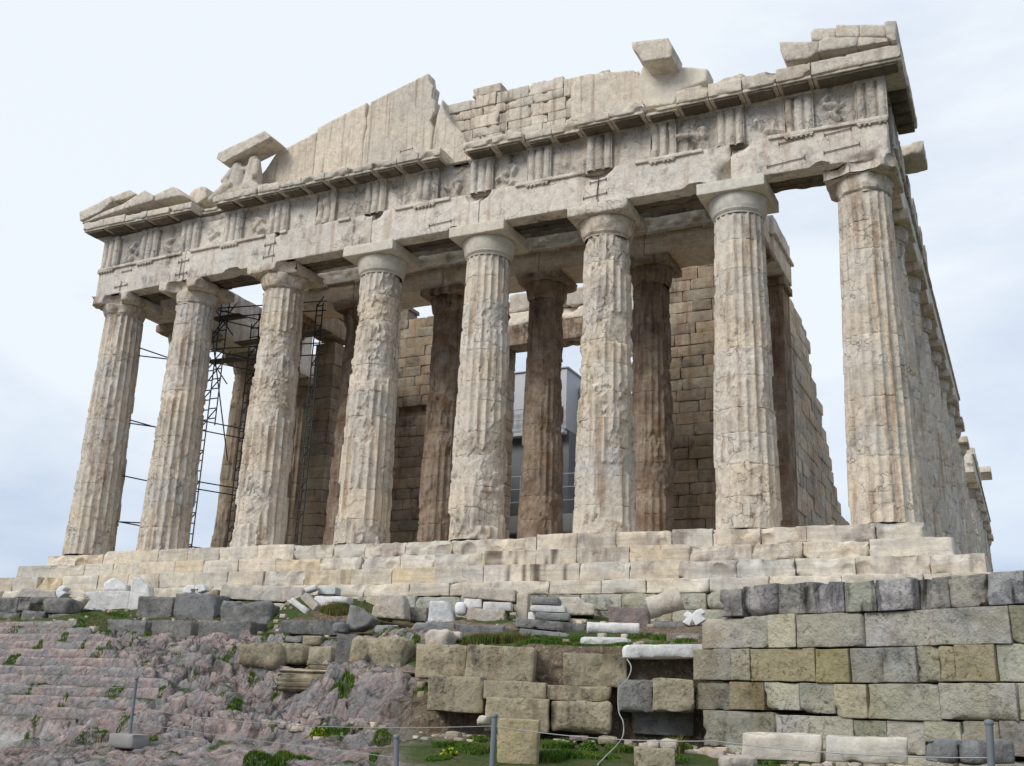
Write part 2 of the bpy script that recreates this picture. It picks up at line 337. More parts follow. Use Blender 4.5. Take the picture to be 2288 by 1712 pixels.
def capital(mb, cx, cy, zn, r1, ra, hab, zt, seed, broken=0, bites=(), n=64):
    ab = zt - hab
    prof = [(r1 * .98, zn - .02), (r1 * 1.0, zn + .06), (r1 * 1.05, zn + .07), (r1 * 1.05, zn + .09), (r1 * 1.08, zn + .10), (r1 * 1.08, zn + .12)]
    for k in np.linspace(0, 1, 8): prof.append((r1 * 1.08 + (ra * .885 - r1 * 1.08) * (k ** .82), zn + .13 + (ab - .03 - zn - .13) * (k ** 1.25)))
    prof += [(ra * .87, ab + .0), (.1, ab + .01)]
    V, F = revolve(prof, n, cx, cy, seed, .012 + .03 * broken)
    if broken:
        P = V - [cx, cy, 0]; q = fbm(V * 1.5 + seed, 3, seed); m = ss(.45, .6, q) * broken
        rad_ = np.linalg.norm(P[:, :2], axis=1); k = 1 - m * .14; V[:, 0] = cx + P[:, 0] * k; V[:, 1] = cy + P[:, 1] * k
    mb.add(V, F, tone(seed, .06))
    V, F = stone((cx - ra, cy - ra, ab), (cx + ra, cy + ra, zt), .09, .012 + .05 * broken, .006 + .03 * broken, .015 + .14 * broken, seed, bites)
    mb.add(V, F, tone(seed + 1, .06))
def bite(fr, x, y, Y, R): return (aty(fr, x, y, Y), R)
cuts = {0: [(-.2,-1,.86,1.0,2.4)], 2: [(.35,-.93,.83,2.2,4.6), (-.5,-.85,.84,1.0,2.2)], 3: [(-1,-.3,.72,.95,2.05), (-.6,-.8,.86,0,.95), (.3,-.95,.84,2.3,4.)], 4: [(.8,-.6,.78,.35,1.5), (0,-1,.83,1.6,3.4), (-.6,-.8,.8,4,5.2)],
        5: [(.5,-.86,.80,.4,2.1), (-.5,-.86,.82,2.2,3.4), (.75,-.65,.70,5.9,6.9), (.1,-1,.78,8.3,9.3)], 6: [(0,-1,.88,.2,1.1)], 7: [(.4,-.9,.87,1.6,3.2)]}
zn = 9.56
for c, x in enumerate(XC):
    V, F, C = shaft(x, 1.01, -.02, zn + .02, .955, .745, 240, 230, 11 + c, [.6, .7, 1.0, 1.15, 1.25, 1.35, .75, .55][c], cuts.get(c, ()))
    mb = MB(); mb.add(V, F, C); col = mb.build('column', M['column'], T)
    cm = MB(); br = [1, 1, 1, 0, 0, .35, 0, 1][c]; bt = []
    if c == 0: bt = [((x + .2, -.1, ZA - .35), .5), ((x - 1.1, 0, ZA - .3), .35)]
    if c == 1: bt = [((x - .1, -.15, ZA - .3), .55), ((x + 1.1, -.1, ZA - .4), .35)]
    if c == 2: bt = [((x + .8, -.1, ZA - .3), .55)]
    if c == 5: bt = [((x + 1.05, -.1, ZA - .35), .2)]
    if c == 7: bt = [((x - .9, -.2, ZA - .1), .75), ((x + .1, -.3, ZA), .6), ((x + 1.1, -.1, ZA - .2), .4)]
    capital(cm, x, 1.01, zn, .75, 1.03, .37, ZA + float(dz(x)), 31 + c, br, bt)
    cm.build('capital', M['column'] if br else M['new'], col)
# flank colonnades: one worn column and one stump, copied down both sides
V, F, C = shaft(0, 0, 0, zn, .93, .74, 120, 70, 70, .8); mb = MB(); mb.add(V, F, C)
fc = mb.build('column', M['column'], T, smooth=False); cm = MB(); capital(cm, 0, 0, zn, .75, 1.0, .35, ZA, 71, .15, (), 40); fcc = cm.build('capital', M['column'], fc)
ng = fc.data.copy(); ng.materials[0] = M['wall']; ngc = fcc.data.copy(); ngc.materials[0] = M['wall']  # north-side copies in darker marble, their shade put into the colour
V, F, C = shaft(0, 0, 0, zn, .93, .74, 120, 70, 77, .9, htop=6.5); mb = MB(); mb.add(V, F, C); st0 = mb.build('column', M['column'], T)
def put_col(x, y, rz, first=[True], stump=False, s=1.):
    if stump: o = st0 if not st0.get('used') else st0.copy()
    else: o = fc if not fc.get('used') else fc.copy()
    if o not in (fc, st0): COL.objects.link(o)
    if not stump and o is not fc:
        k = fcc.copy(); COL.objects.link(k); k.parent = o
    (st0 if stump else fc)['used'] = 1
    o.parent = T; o.location = (x, y, 0); o.rotation_euler = (0, 0, rz); o.scale = (1, 1, s); return o
YS = [4.7 + 4.29 * i for i in range(16)]
for i, y in enumerate(YS):
    put_col(14.43, y, i * math.pi / 2, stump=i in (8, 9))
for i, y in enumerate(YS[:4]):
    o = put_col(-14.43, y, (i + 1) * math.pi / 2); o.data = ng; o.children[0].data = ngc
for o in (fc, st0):
    if 'used' in o: del o['used']
for o in bpy.data.objects:
    if 'used' in o: del o['used']
# inner porch columns on the raised floor
V, F, C = shaft(0, 0, .7, 9.2, .83, .66, 180, 150, 91, 1.2); mb = MB(); mb.add(V, F, C); ic = mb.build('column', M['brown'], T)
cm = MB(); capital(cm, 0, 0, 9.9, .67, .92, .3, 10.86, 92, .6, [((-.9, -.9, 10.7), .3), ((.9, -.9, 10.5), .3)], 48); icc = cm.build('capital', M['brown'], ic)
for i, x in enumerate((-10.1, -6.28, -2.09, 2.09, 6.28, 9.75)):
    if i == 0: o = ic
    else: o = ic.copy(); COL.objects.link(o); k = icc.copy(); COL.objects.link(k); k.parent = o
    o.parent = T; o.location = (x, 6.0, 0); o.rotation_euler = (0, 0, i * 1.57)

# ---- architrave, one block per span, front slab and the slabs behind
ED = [-15.3] + XC[1:7] + [15.3]
ab = [[((-13.2, -.1, ZA - .1), .25)],
      [((-8.35, .3, ZA - .30), .52), ((-10.74, -.05, ZA), .2)],
      [((-2.3, .0, ZF + .1), .30), ((-6.4, 0, ZF + .1), .3)],
      [((-2.1, 0, ZF + .15), .45), ((2.1, 0, ZF + .2), .55), ((1.2, .3, ZA - .2), .38)],
      [((2.15, 0, ZF + .1), .5), ((6.3, 0, ZF + .2), .6)],
      [((6.5, -.1, ZF + .2), .6), ((9.7, .35, ZA - .35), .6), ((10.9, -.25, ZA + .2), .75), ((10.95, -.3, ZF - .3), .5)],
      [((10.9, -.1, ZF + .1), .55), ((13.4, .2, ZA - .15), .32), ((14.6, -.5, ZA - .2), .8)]]
for i in range(7):
    mb = MB(True); g = .012
    mb.add(*stone((ED[i] + g, YA, ZA), (ED[i+1] - g, YA + .57, ZF - .0), .085, .012, .007, .03, 100 + i, ab[i], mx=64), tone(100 + i, .05, .015))
    ao = mb.build('architrave_block', M['entab'], T); mb = MB(True)
    mb.add(*stone((ED[i] + g, YA + .60, ZA + .06), (ED[i+1] - g, YA + 1.0, ZF - .02), .15, .02, .03, .08, 110 + i, mx=30), tone(i, .1))
    mb.add(*stone((ED[i] + g, YA + 1.0, ZA + .03), (ED[i+1] - g, YA + 1.35, ZF - .02), .15, .02, .03, .08, 120 + i, mx=30), tone(i, .1))
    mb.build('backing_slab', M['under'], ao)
# taenia band with the guttae rows below it (broken away here and there)
def zt(fr, x, y): return float(aty(fr, x, y, YA)[0])
gone = [(-10.95, -10.5), (-6.9, -6.2), (-5.9, -3.6), (-3.1, -1.2), (1.0, 3.5), (6.0, 7.7), (9.9, 11.9)]
x = -15.32
for k, (a, b) in enumerate(gone + [(15.32, 16)]):
    mb = MB(True); mb.add(*stone((x, YA - .085, ZF - .10), (a, YA + .01, ZF + .012), .08, .008, .01, .03, 200 + k, mx=70), tone(0, .03)); mb.build('taenia', M['entab'], T); x = b
# ---- frieze: backing, triglyphs, metopes
mb = MB(True); mb.add(*stone((-15.2, YA + .26, ZF + .01), (15.2, YA + 1.3, ZG), .5, .02, .01, .02, 301, mx=60)); fr = mb.build('frieze', M['frieze'], T)
trx = [-14.9]
for i in range(7):
    a, b = XC[i], XC[i+1]
    if i == 0: a = -14.9
    if i == 6: b = 14.9
    trx += [(a + b) / 2, b]
for k, x in enumerate(trx):
    mb = MB(True); w = .845 / 2; R = random.Random(k)
    wrecked = k in (5, 7, 8, 11, 13)
    # plan profile with two full and two half grooves, extruded and worn
    gp = [(-w, 0.09), (-w + .06, 0), (-w + .21, 0), (-w + .265, .12), (-w + .325, 0), (-w + .52, 0), (-w + .58, .12), (-w + .635, 0), (w - .06, 0), (w, .09)]
    pts = []
    for (a, b) in zip(gp[:-1], gp[1:]):
        for t in (0, .5): pts.append((a[0] + (b[0] - a[0]) * t, a[1] + (b[1] - a[1]) * t))
    pts.append(gp[-1]); n = len(pts); nz = 16; zs = np.linspace(ZF + .012, ZG - .16, nz)
    V = np.array([[x + p[0], YA - .01 + p[1], z] for z in zs for p in pts])
    q = fbm(V * 3 + k, 3, k); wr = ss(.5, .62, fbm(V * 1.3 + 3 * k, 3, k + 40)) * (.12 if wrecked else .035); V[:, 1] += np.maximum(0, wr + (q - .5) * .02)
    V[:, 1] = np.minimum(V[:, 1], YA + .24)
    F = np.array([[i * n + j, i * n + j + 1, (i+1) * n + j + 1, (i+1) * n + j] for i in range(nz - 1) for j in range(n - 1)]); mb.add(V, F, tone(k + 7, .12, .02))
    mb.add(*stone((x - w - .01, YA - .02, ZG - .16), (x + w + .01, YA + .2, ZG), .09, .01, .01, .04, 320 + k), tone(k + 7, .12))
    for sx in (-1, 1): mb.add(*stone((x + sx * w - .012, YA + .06, ZF + .01), (x + sx * w + .012, YA + .2, ZG - .16), .3, .003, 0, 0, 1), tone(k + 7, .12))
    if not any(a < x < b for a, b in gone):
        mb.add(*stone((x - w, YA - .09, ZF - .17), (x + w, YA + .005, ZF - .105), .08, .006, .004, .01, 340 + k), tone(0, .03))
        for j in range(6):
            if R.random() < .85: gx = x - w + .07 + j * .141; mb.add(*stone((gx - .035, YA - .08, ZF - .215), (gx + .035, YA - .01, ZF - .168), .05, .01, .002, 0, 1))
    mb.build('triglyph', M['frieze'], fr)
for k in range(14):
    a, b = trx[k] + .43, trx[k+1] - .43; mb = MB(True); n = 30; nz = 26
    X, Z = np.meshgrid(np.linspace(a, b, n), np.linspace(ZF + .012, ZG - .02, nz)); P = np.stack([X.ravel(), np.full(X.size, k * 3.), Z.ravel()], 1)
    rel = fbm(P * 2.6, 4, 400 + k); cx_, cz_ = (a + b) / 2, (ZF + ZG) / 2 - .08
    R = random.Random(k * 5 + 2); body = np.zeros(len(P))
    if k not in (4, 5, 6, 9, 10):
        for q in range(6):                       # worn remnants of carved figures: joined limbs and torsos
            x0, z0 = cx_ + R.uniform(-.32, .32), cz_ + R.uniform(-.42, .38); x1, z1 = x0 + R.uniform(-.34, .34), z0 + R.uniform(-.3, .3); rr = R.uniform(.05, .11)
            d = np.array([x1 - x0, z1 - z0]); t = np.clip(((P[:, 0] - x0) * d[0] + (P[:, 2] - z0) * d[1]) / (d @ d), 0, 1)
            dd = np.hypot(P[:, 0] - x0 - t * d[0], P[:, 2] - z0 - t * d[1]) + (rel - .5) * .16; body = np.maximum(body, np.sqrt(np.clip(1 - (dd / rr) ** 2, 0, 1)) * rr * 1.7)
    Y = YA + .20 - body - (rel - .5) * .09; Y[P[:, 2] > ZG - .12] = YA + .05
    V = np.stack([P[:, 0], Y, P[:, 2]], 1); F = np.array([[i * n + j, i * n + j + 1, (i+1) * n + j + 1, (i+1) * n + j] for i in range(nz - 1) for j in range(n - 1)])
    mb.add(V, F, tone(k + 50, .16, .03)); mb.build('metope', M['frieze'], fr)
# ---- horizontal cornice, block by block
def geison(x0, x1, yf, zb, zt_, seed, bt=(), tilt=0):
    mb, mm = MB(), MB()
    mb.add(*stone((x0 + .012, yf, zb + .13), (x1 - .012, 1.2, zt_), .085, .012, .012, .05, seed, bt), tone(seed, .08, .02))
    mb.add(*stone((x0 + .012, yf + .07, zb + .06), (x1 - .012, 1.0, zb + .15), .12, .01, .01, .02, seed + 1), tone(seed, .05))
    mm.add(*stone((x0 + .14, yf + .12, zb - .02), (x1 - .14, YA + .02, zb + .07), .12, .012, .012, .05, seed + 2), tone(seed, .1))
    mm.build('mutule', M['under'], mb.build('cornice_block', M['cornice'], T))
R = random.Random(5)
def run(a, b, n, yf=-.5, zt0=13.53, zt1=13.53, ch=0):
    for i in range(n):
        x0 = a + (b - a) * i / n; x1 = a + (b - a) * (i + 1) / n; zt_ = zt0 + (zt1 - zt0) * (i + .5) / n + R.uniform(-.02, .02); s = R.randint(1, 9999)
        bt = []
        if R.random() < ch: bt.append(((R.uniform(x0, x1), yf - .15, 13.08), R.uniform(.22, .34)))
        if R.random() < ch: bt.append(((R.choice((x0, x1)), yf - .05, R.choice((13.1, 13.6))), R.uniform(.15, .28)))
        geison(x0, x1, yf + R.uniform(-.02, .03) * 1, ZG, zt_, s, bt)
run(-15.93, -10.2, 5, zt0=13.5, zt1=13.42, ch=.15)
run(-10.2, -9.15, 1, yf=.0, zt0=13.3, zt1=13.3, ch=1)
run(-9.15, -6.0, 3, zt0=13.42, ch=.5); run(-6.0, -.9, 5, zt0=13.42, zt1=13.42, ch=.9); run(-.9, .85, 2, zt0=13.48, zt1=13.48, ch=.6)
run(.85, 1.7, 1, yf=.22, zt0=13.2, zt1=13.2, ch=1)
run(1.72, 3.95, 2, zt0=13.40, zt1=13.42, ch=.9); run(3.95, 5.9, 2, yf=-.28, zt0=13.42, zt1=13.5, ch=1)
run(5.9, 8.15, 2, zt0=13.5, zt1=13.55, ch=1); run(8.15, 9.2, 1, yf=-.3, zt0=13.3, zt1=13.3, ch=1)
run(9.22, 13.35, 4, zt0=13.62, zt1=13.6, ch=.8); run(13.35, 15.86, 1, zt0=13.6, zt1=13.6)
for s in (-1, 1):                                     # returns round both corners
    y1 = 3.9 if s > 0 else 5.0; n = 4
    for i in range(n):
        y0 = 1.2 + (y1 - 1.2) * i / n if i else 1.2; y2 = 1.2 + (y1 - 1.2) * (i + 1) / n
        mb = MB(); mm = MB(); mb.add(*stone((min(s * 15.9, s * 14.9), y0, ZG + .13), (max(s * 15.9, s * 14.9), y2 - .02, ZT), .1, .012, .012, .04, 600 + i))
        mm.add(*stone((min(s * 15.82, s * 15.3), y0 + .1, ZG - .02), (max(s * 15.82, s * 15.3), y2 - .12, ZG + .14), .12, .012, .01, .02, 610 + i)); mm.build('mutule', M['under'], mb.build('cornice_block', M['cornice'], T))
# ---- pediment
def poly(fr, pts, Y): return [tuple(aty(fr, a, b, Y)[[0, 2]]) for a, b in pts]
def slab(name, pts, y0, y1, mat, seed, amp=.015, ml=.16, parent=T, tn=None):
    m_ = MB(); m_.add(*prism(pts, y0, y1, 'y', seed, ml, amp), tn or tone(seed, .06, .02)); return m_.build(name, mat, parent)
zb = 13.5
tl = poly('d', [(622,300),(735,247),(790,228)], .9)
slab('tympanum_slab', [(-8.9, zb), (-8.7, 14.35), (-7.95, 15.0), (-7.45, 15.72), (-6.95, 15.82), (-5.6, 16.2), (-5.6, zb)], .9, 1.35, M['tymp'], 1)
slab('tympanum_slab', [(-5.58, zb), (-5.58, 16.38), (-4.1, 16.78), (-3.38, 16.98), (-3.4, 16.4), (-3.3, 16.1), (-3.38, 15.4), (-3.33, zb)], .9, 1.35, M['tymp'], 2)
slab('tympanum_slab', [(-3.3, zb), (-3.34, 15.3), (-3.25, 15.9), (-3.3, 16.3), (-3.16, 16.95), (-1.9, 17.27), (-.68, 17.58), (-.60, 17.15), (-.44, 17.0), (-.50, 16.5), (-.33, 16.35), (-.32, 15.85), (-.5, 15.55), (-.32, 15.2), (-.4, zb)], .88, 1.38, M['tymp'], 3, amp=.02)
slab('tympanum_slab', [(-.36, zb), (-.34, 14.7), (-.2, 15.7), (-.04, 16.35), (.02, 15.95), (.25, 15.5), (.92, 14.7), (1.1, 14.2), (1.5, zb)], .92, 1.4, M['tymp'], 4)
slab('tympanum_slab', [(-10.1, zb - .1), (-10.05, 13.95), (-9.6, 14.15), (-9.1, 14.2), (-8.92, 14.3), (-8.92, zb - .1)], .8, 1.3, M['tymp'], 5)
rt = aty('d', 1230, 220, 1.)[0]
slab('tympanum_slab', poly('d', [(1233,262),(1233,190),(1250,165),(1300,158),(1370,152),(1385,165),(1392,240)], 1.0), 1.0, 1.4, M['tymp'], 6, amp=.03)
# rough masonry behind the missing tympanum
mb = MB(); top = poly('d', [(960,250),(968,238),(1003,222),(1003,192),(1100,180),(1110,196),(1145,190),(1150,205),(1175,178),(1210,165),(1240,170)], 1.6)
tx = [p[0] for p in top]; tz = [p[1] for p in top]; R = random.Random(8); z = zb
while z < 17.2:
    hz = R.choice((.36, .42, .5)); x = -.4 + R.uniform(0, .4)
    while x < 6.2:
        w = R.uniform(.6, 1.5); mid = x + w / 2; lim = np.interp(mid, tx, tz)
        if z < lim - .12: mb.add(*stone((x, 1.5 + R.uniform(0, .05), z), (x + w - .02, 2.2, min(z + hz - .015, lim + R.uniform(-.03, .03))), .10, .012, .025, .10, R.randint(1, 999)), tone(R.random(), .14))
        x += w
    z += hz
mb.build('pediment_backing', M['tymp'], T)
# upright block carrying a projecting raking cornice stone
mb = MB(); mb.add(*prism(poly('z3', [(80,470),(75,590),(120,660),(290,640),(330,560),(490,500),(500,425),(345,415),(100,412)], .55), .55, 1.25, 'y', 21, .15, .012), tone(2, .03)); sup = mb.build('support_block', M['new'], T)
mb = MB(); mb.add(*prism([(7.72, 15.92), (7.75, 15.66), (7.95, 15.42), (8.1, 15.1), (9.05, 15.0), (9.1, 15.4), (8.95, 15.75)], -.3, .75, 'y', 22, .15, .012)); mb.build('raking_cornice_block', M['cornice'], T)
# raking corners
def rk(pts, fr, Y, y0, y1, seed, mat='cornice'): return slab('raking_cornice_block', poly(fr, pts, Y), y0, y1, M[mat], seed, .012)
rk([(945,265),(950,320),(980,385),(1120,365),(1180,325),(1185,262)], 'z3', -.45, -.5, 1.2, 31)
rk([(1187,262),(1182,325),(1420,290),(1430,235),(1225,238)], 'z3', -.45, -.5, 1.2, 32)
rk([(1432,235),(1422,290),(1625,260),(1600,240)], 'z3', -.45, -.5, 1.2, 33)
rk([(1135,200),(1140,250),(1220,248),(1290,235),(1290,178),(1160,180)], 'z3', -.4, -.42, 1.0, 34)
rk([(1293,160),(1293,232),(1437,232),(1437,160)], 'z3', -.4, -.45, 1.0, 35)
rk([(1439,160),(1439,232),(1600,232),(1590,160)], 'z3', -.4, -.45, 1.0, 36)
rk([(1592,150),(1602,232),(1640,262),(1665,262),(1665,142),(1610,142)], 'z3', -.5, -.6, 3.6, 37)
rk([(500,400),(495,345),(610,290),(690,245),(700,275),(620,345)], 'z1', -.5, -.55, 1.0, 41)
rk([(505,412),(622,347),(765,290),(775,320),(655,360)], 'z1', -.5, -.5, 1.2, 42)
rk([(692,248),(705,275),(768,262),(840,232),(800,205)], 'z1', -.4, -.4, .9, 43)
rk([(768,290),(775,322),(945,272),(950,240),(895,210)], 'z1', -.45, -.48, 1.1, 44)
rk([(952,240),(955,275),(1100,245),(1140,245),(1100,200),(1065,187)], 'z1', -.4, -.42, 1.1, 45)
rk([(1165,240),(1190,205),(1240,185),(1270,190),(1275,250),(1215,290)], 'z1', .4, .4, 1.2, 46, 'tymp')
rk([(468,343),(472,330),(572,283),(586,296),(480,352)], 'd', -.15, -.15, .8, 47)
# small cornice lumps on the flank
mb = MB(); mb.add(*stone((14.9, 5.3, ZG + .05), (15.95, 6.7, ZG + .5), .1, .02, .02, .1, 640)); mb.build('cornice_block', M['cornice'], T)
mb = MB(); mb.add(*stone((14.9, 56, ZG + .05), (16.0, 59, ZG + .5), .2, .02, .02, .1, 642)); mb.build('cornice_block', M['cornice'], T)
# ---- flank entablatures
def flank(s, spans, fz):
    for i in spans:
        y0 = (YS[i-1] if i else 1.9); y1 = YS[i]; xo, xi = s * 15.3, s * 13.55; mb = MB()
        mb.add(*stone((min(xo, xi), y0 + .01, ZA), (max(xo, xi), y1 - .01, ZF), .25, .02, .015, .06, 700 + i, mx=24), tone(i, .06))
        mb.add(*stone((min(s * 15.38, s * 15.2), y0, ZF - .1), (max(s * 15.38, s * 15.2), y1, ZF + .01), .3, .01, .01, .05, 720 + i), tone(i, .06))
        mb.build('architrave_block', M['entab'], T)
        if i in fz:
            mb = MB(); mb.add(*stone((min(s * 15.2, s * 14.3), y0 + .01, ZF + .012), (max(s * 15.2, s * 14.3), y1 - .01, ZG), .3, .02, .02, .06, 740 + i), tone(i, .1))
            for yy in (y0 + .3, (y0 + y1) / 2, y1 - .3):
                for q in (-1, 0, 1): mb.add(*stone((s * 15.25 - .06, yy + q * .28 - .09, ZF + .02), (s * 15.25 + .06, yy + q * .28 + .09, ZG - .05), .3, .02, .01, .02, 760 + i))
                mb.add(*stone((s * 15.36 - .05, yy - .42, ZF - .18), (s * 15.36 + .04, yy + .42, ZF - .11), .15, .01, .005, .01, 3))
            mb.build('flank_frieze', M['frieze'], T)
flank(1, [0, 1, 2, 3, 4, 5, 6, 10, 11, 12, 13, 14, 15], (0, 1, 2, 11, 12)); flank(-1, [0, 1, 2, 3], (0, 1, 2))
# ---- inner entablature, ceiling, porch floor
for i, (a, b) in enumerate([(-10.9, -6.28), (-6.28, -2.09), (-2.09, 2.09), (2.09, 6.28), (6.28, 10.5)]):
    mb = MB(); bt = [((a + .3, 5.0, 11.2), .35)] if i == 2 else []
    mb.add(*stone((a + .01, 5.2, 10.86), (b - .01, 6.8, 11.7), .14, .02, .02, .06, 800 + i, bt), tone(800 + i, .1)); mb.build('inner_architrave_block', M['beam'], T)
mb = MB(); n = 420; nz = 16; X, Z = np.meshgrid(np.linspace(-10.9, 10.5, n), np.linspace(11.8, 12.34, nz)); P = np.stack([X.ravel(), X.ravel() * 0, Z.ravel()], 1)
f1, f2, cd_ = worley(P * np.array([2.2, 1, 2.0]) + 5, 3); rel = fbm(P * 4, 4, 9); V = P.copy(); V[:, 1] = 5.22 - .07 * ss(.55, .2, f1) - .06 * (rel - .5)
F = np.array([[i * n + j, i * n + j + 1, (i+1) * n + j + 1, (i+1) * n + j] for i in range(nz - 1) for j in range(n - 1)]); mb.add(V, F)
mb.add(*stone((-10.9, 5.3, 11.78), (10.5, 6.7, 12.34), .4, .02, .01, .02, 820)); mb.add(*stone((-10.95, 5.08, 11.7), (10.5, 6.8, 11.8), .12, .01, .01, .05, 821, mx=120)); fz = mb.build('inner_frieze', M['step'], T)
mb = MB(); R = random.Random(4); x = -10.4
while x < 10:
    mb = MB(); mb.add(*stone((x - .02, 5.09, 11.655), (x + .74, 5.19, 11.699), .1, .004, .002, 0, 2))
    for j in range(6): mb.add(*stone((x + j * .13, 5.1, 11.60), (x + j * .13 + .07, 5.17, 11.66), .1, .01, .002, 0, 2))
    mb.build('regula', M['step'], fz); x += 2.1
mb = MB()
for i, x in enumerate(np.linspace(-13.2, 13.2, 13)):
    if i % 2: continue
    mb.add(*stone((x - .3, 1.45, 12.36), (x + .3, 5.35, 12.95), .3, .02, .02, .08, 840 + i), tone(i, .1))
mb.add(*stone((-15.0, 1.4, 12.96), (13.2, 3.6, 13.2), .5, .03, .02, .05, 860)); mb.add(*stone((-15.0, 3.61, 12.98), (-11, 6.5, 13.2), .5, .03, .02, .05, 861)); mb.add(*stone((-10.9, 5.45, 12.36), (10.4, 6.7, 13.5), .4, .03, .03, .1, 866, mx=50))
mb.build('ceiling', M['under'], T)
# inner flank beams (pteron backs) on the north side and south side returns
for s in (-1, 1):
    mb = MB(); xo, xi = s * 10.62, s * 9.5
    mb.add(*stone((min(xo, xi), 6.85, 10.86), (max(xo, xi), 9.9, 11.7), .2, .02, .02, .06, 870 + s)); mb.add(*stone((min(xo, xi) , 6.85, 11.8), (max(xo, xi), 9.8, 12.5), .2, .03, .03, .1, 872 + s))
    mb.add(*stone((min(s * 10.72, s * 9.6), 6.8, 11.7), (max(s * 10.72, s * 9.6), 10.0, 11.8), .2, .01, .01, .04, 875)); mb.build('inner_architrave_block', M['wall' if s < 0 else 'entab'], T)  # north beam takes the darker marble too, as painted shade
# ---- cella walls of coursed blocks
def coursed(name, mat, fixed0, fixed1, axis, a0, a1, z0, top, seed, hz=.5, ln=(.7, 1.5), holes=(), back=True):
    mb = MB(); R = random.Random(seed); z = z0; r_ = 0
    while z < 13.9:
        x = a0; x += 0 if r_ % 2 else 0; first = True
        while x < a1 - .05:
            w = R.uniform(*ln) * (.5 if first and r_ % 2 else 1); first = False
            if a1 - x - w < .35: w = a1 - x
            x2 = min(x + w, a1); mid = (x + x2) / 2; lim = top(mid)
            hole = any(h[0] < mid < h[1] and h[2] < z + hz / 2 < h[3] for h in holes)
            if z + hz * .4 < lim and not hole:
                ztop = min(z + hz - .012, max(z + .15, lim)); j = R.uniform(0, .05) * (1 if R.random() < .6 else 1.6); g = R.choice((.006, .01, .03)) 
                if axis == 'x': lo, hi = (x, fixed0 + j, z), (x2 - g, fixed1, ztop)
                else: lo, hi = ((fixed0 if fixed0 < fixed1 else fixed1), x, z), ((fixed1 if fixed0 < fixed1 else fixed0) - j, x2 - g, ztop)
                mb.add(*stone(lo, hi, .14, .006, .010, .035, R.randint(1, 9999), mx=12), tone(R.random(), .2, .06))
            x = x2
        z += hz; r_ += 1
    if axis == 'x': mb.add(*stone((a0 + .1, fixed0 + .3, z0), (a1 - .1, fixed1 - .02, min(top(a0 + .2), top(a1 - .2)) - .3), .6, .02, .01, .02, 5))
    return mb.build(name, mat, T)
wt = [atx('d', a, b, 10.5)[1:] for a, b in ((1703,620),(1715,650),(1745,720),(1760,820),(1780,900),(1795,1000),(1810,1060),(1820,1110))]
wy = [p[0] for p in wt]; wz = [p[1] for p in wt]
def wtop(y): return float(np.interp(y, [8.5, 9.9] + wy[1:] + [60], [10.45, 10.45] + wz[1:] + [wz[-1] - .6])) 
coursed('south_wall', M['column'], 9.4, 10.5, 'y', 9.9, 40, .7, wtop, 51, .52, (1.0, 1.5))
mb = MB(); mb.add(*stone((9.35, 8.6, .7), (10.5, 9.88, 10.45), .2, .02, .015, .05, 890)); mb.add(*stone((9.25, 8.5, 10.45), (10.62, 9.95, 10.74), .12, .02, .01, .05, 891)); mb.build('anta', M['brown'], T)
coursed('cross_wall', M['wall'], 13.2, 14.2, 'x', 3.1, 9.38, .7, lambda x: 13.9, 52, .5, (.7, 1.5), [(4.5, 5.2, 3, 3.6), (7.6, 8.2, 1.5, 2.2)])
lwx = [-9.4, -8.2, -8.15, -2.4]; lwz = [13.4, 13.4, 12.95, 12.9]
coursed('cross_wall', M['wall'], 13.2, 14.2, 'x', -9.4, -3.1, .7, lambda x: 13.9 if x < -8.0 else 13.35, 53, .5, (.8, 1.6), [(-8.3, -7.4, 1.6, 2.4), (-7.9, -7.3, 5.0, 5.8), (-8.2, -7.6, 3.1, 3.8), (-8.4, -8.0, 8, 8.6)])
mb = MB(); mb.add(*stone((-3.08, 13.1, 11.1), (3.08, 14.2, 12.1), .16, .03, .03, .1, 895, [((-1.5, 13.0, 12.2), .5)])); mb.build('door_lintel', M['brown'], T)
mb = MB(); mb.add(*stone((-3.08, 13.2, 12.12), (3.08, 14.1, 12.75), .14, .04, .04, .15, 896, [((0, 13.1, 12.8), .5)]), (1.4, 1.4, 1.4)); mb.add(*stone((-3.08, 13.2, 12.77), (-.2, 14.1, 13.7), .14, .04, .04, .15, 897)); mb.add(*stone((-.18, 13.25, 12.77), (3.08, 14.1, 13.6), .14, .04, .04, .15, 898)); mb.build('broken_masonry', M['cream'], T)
coursed('north_wall', M['wall'], -10.5, -9.4, 'y', 8.6, 30, .7, lambda y: 10.74 if y < 13 else 11.5 - (y - 13) * .25, 54, .52, (1.0, 1.6), [(9.5, 10.2, 2.6, 3.3)])
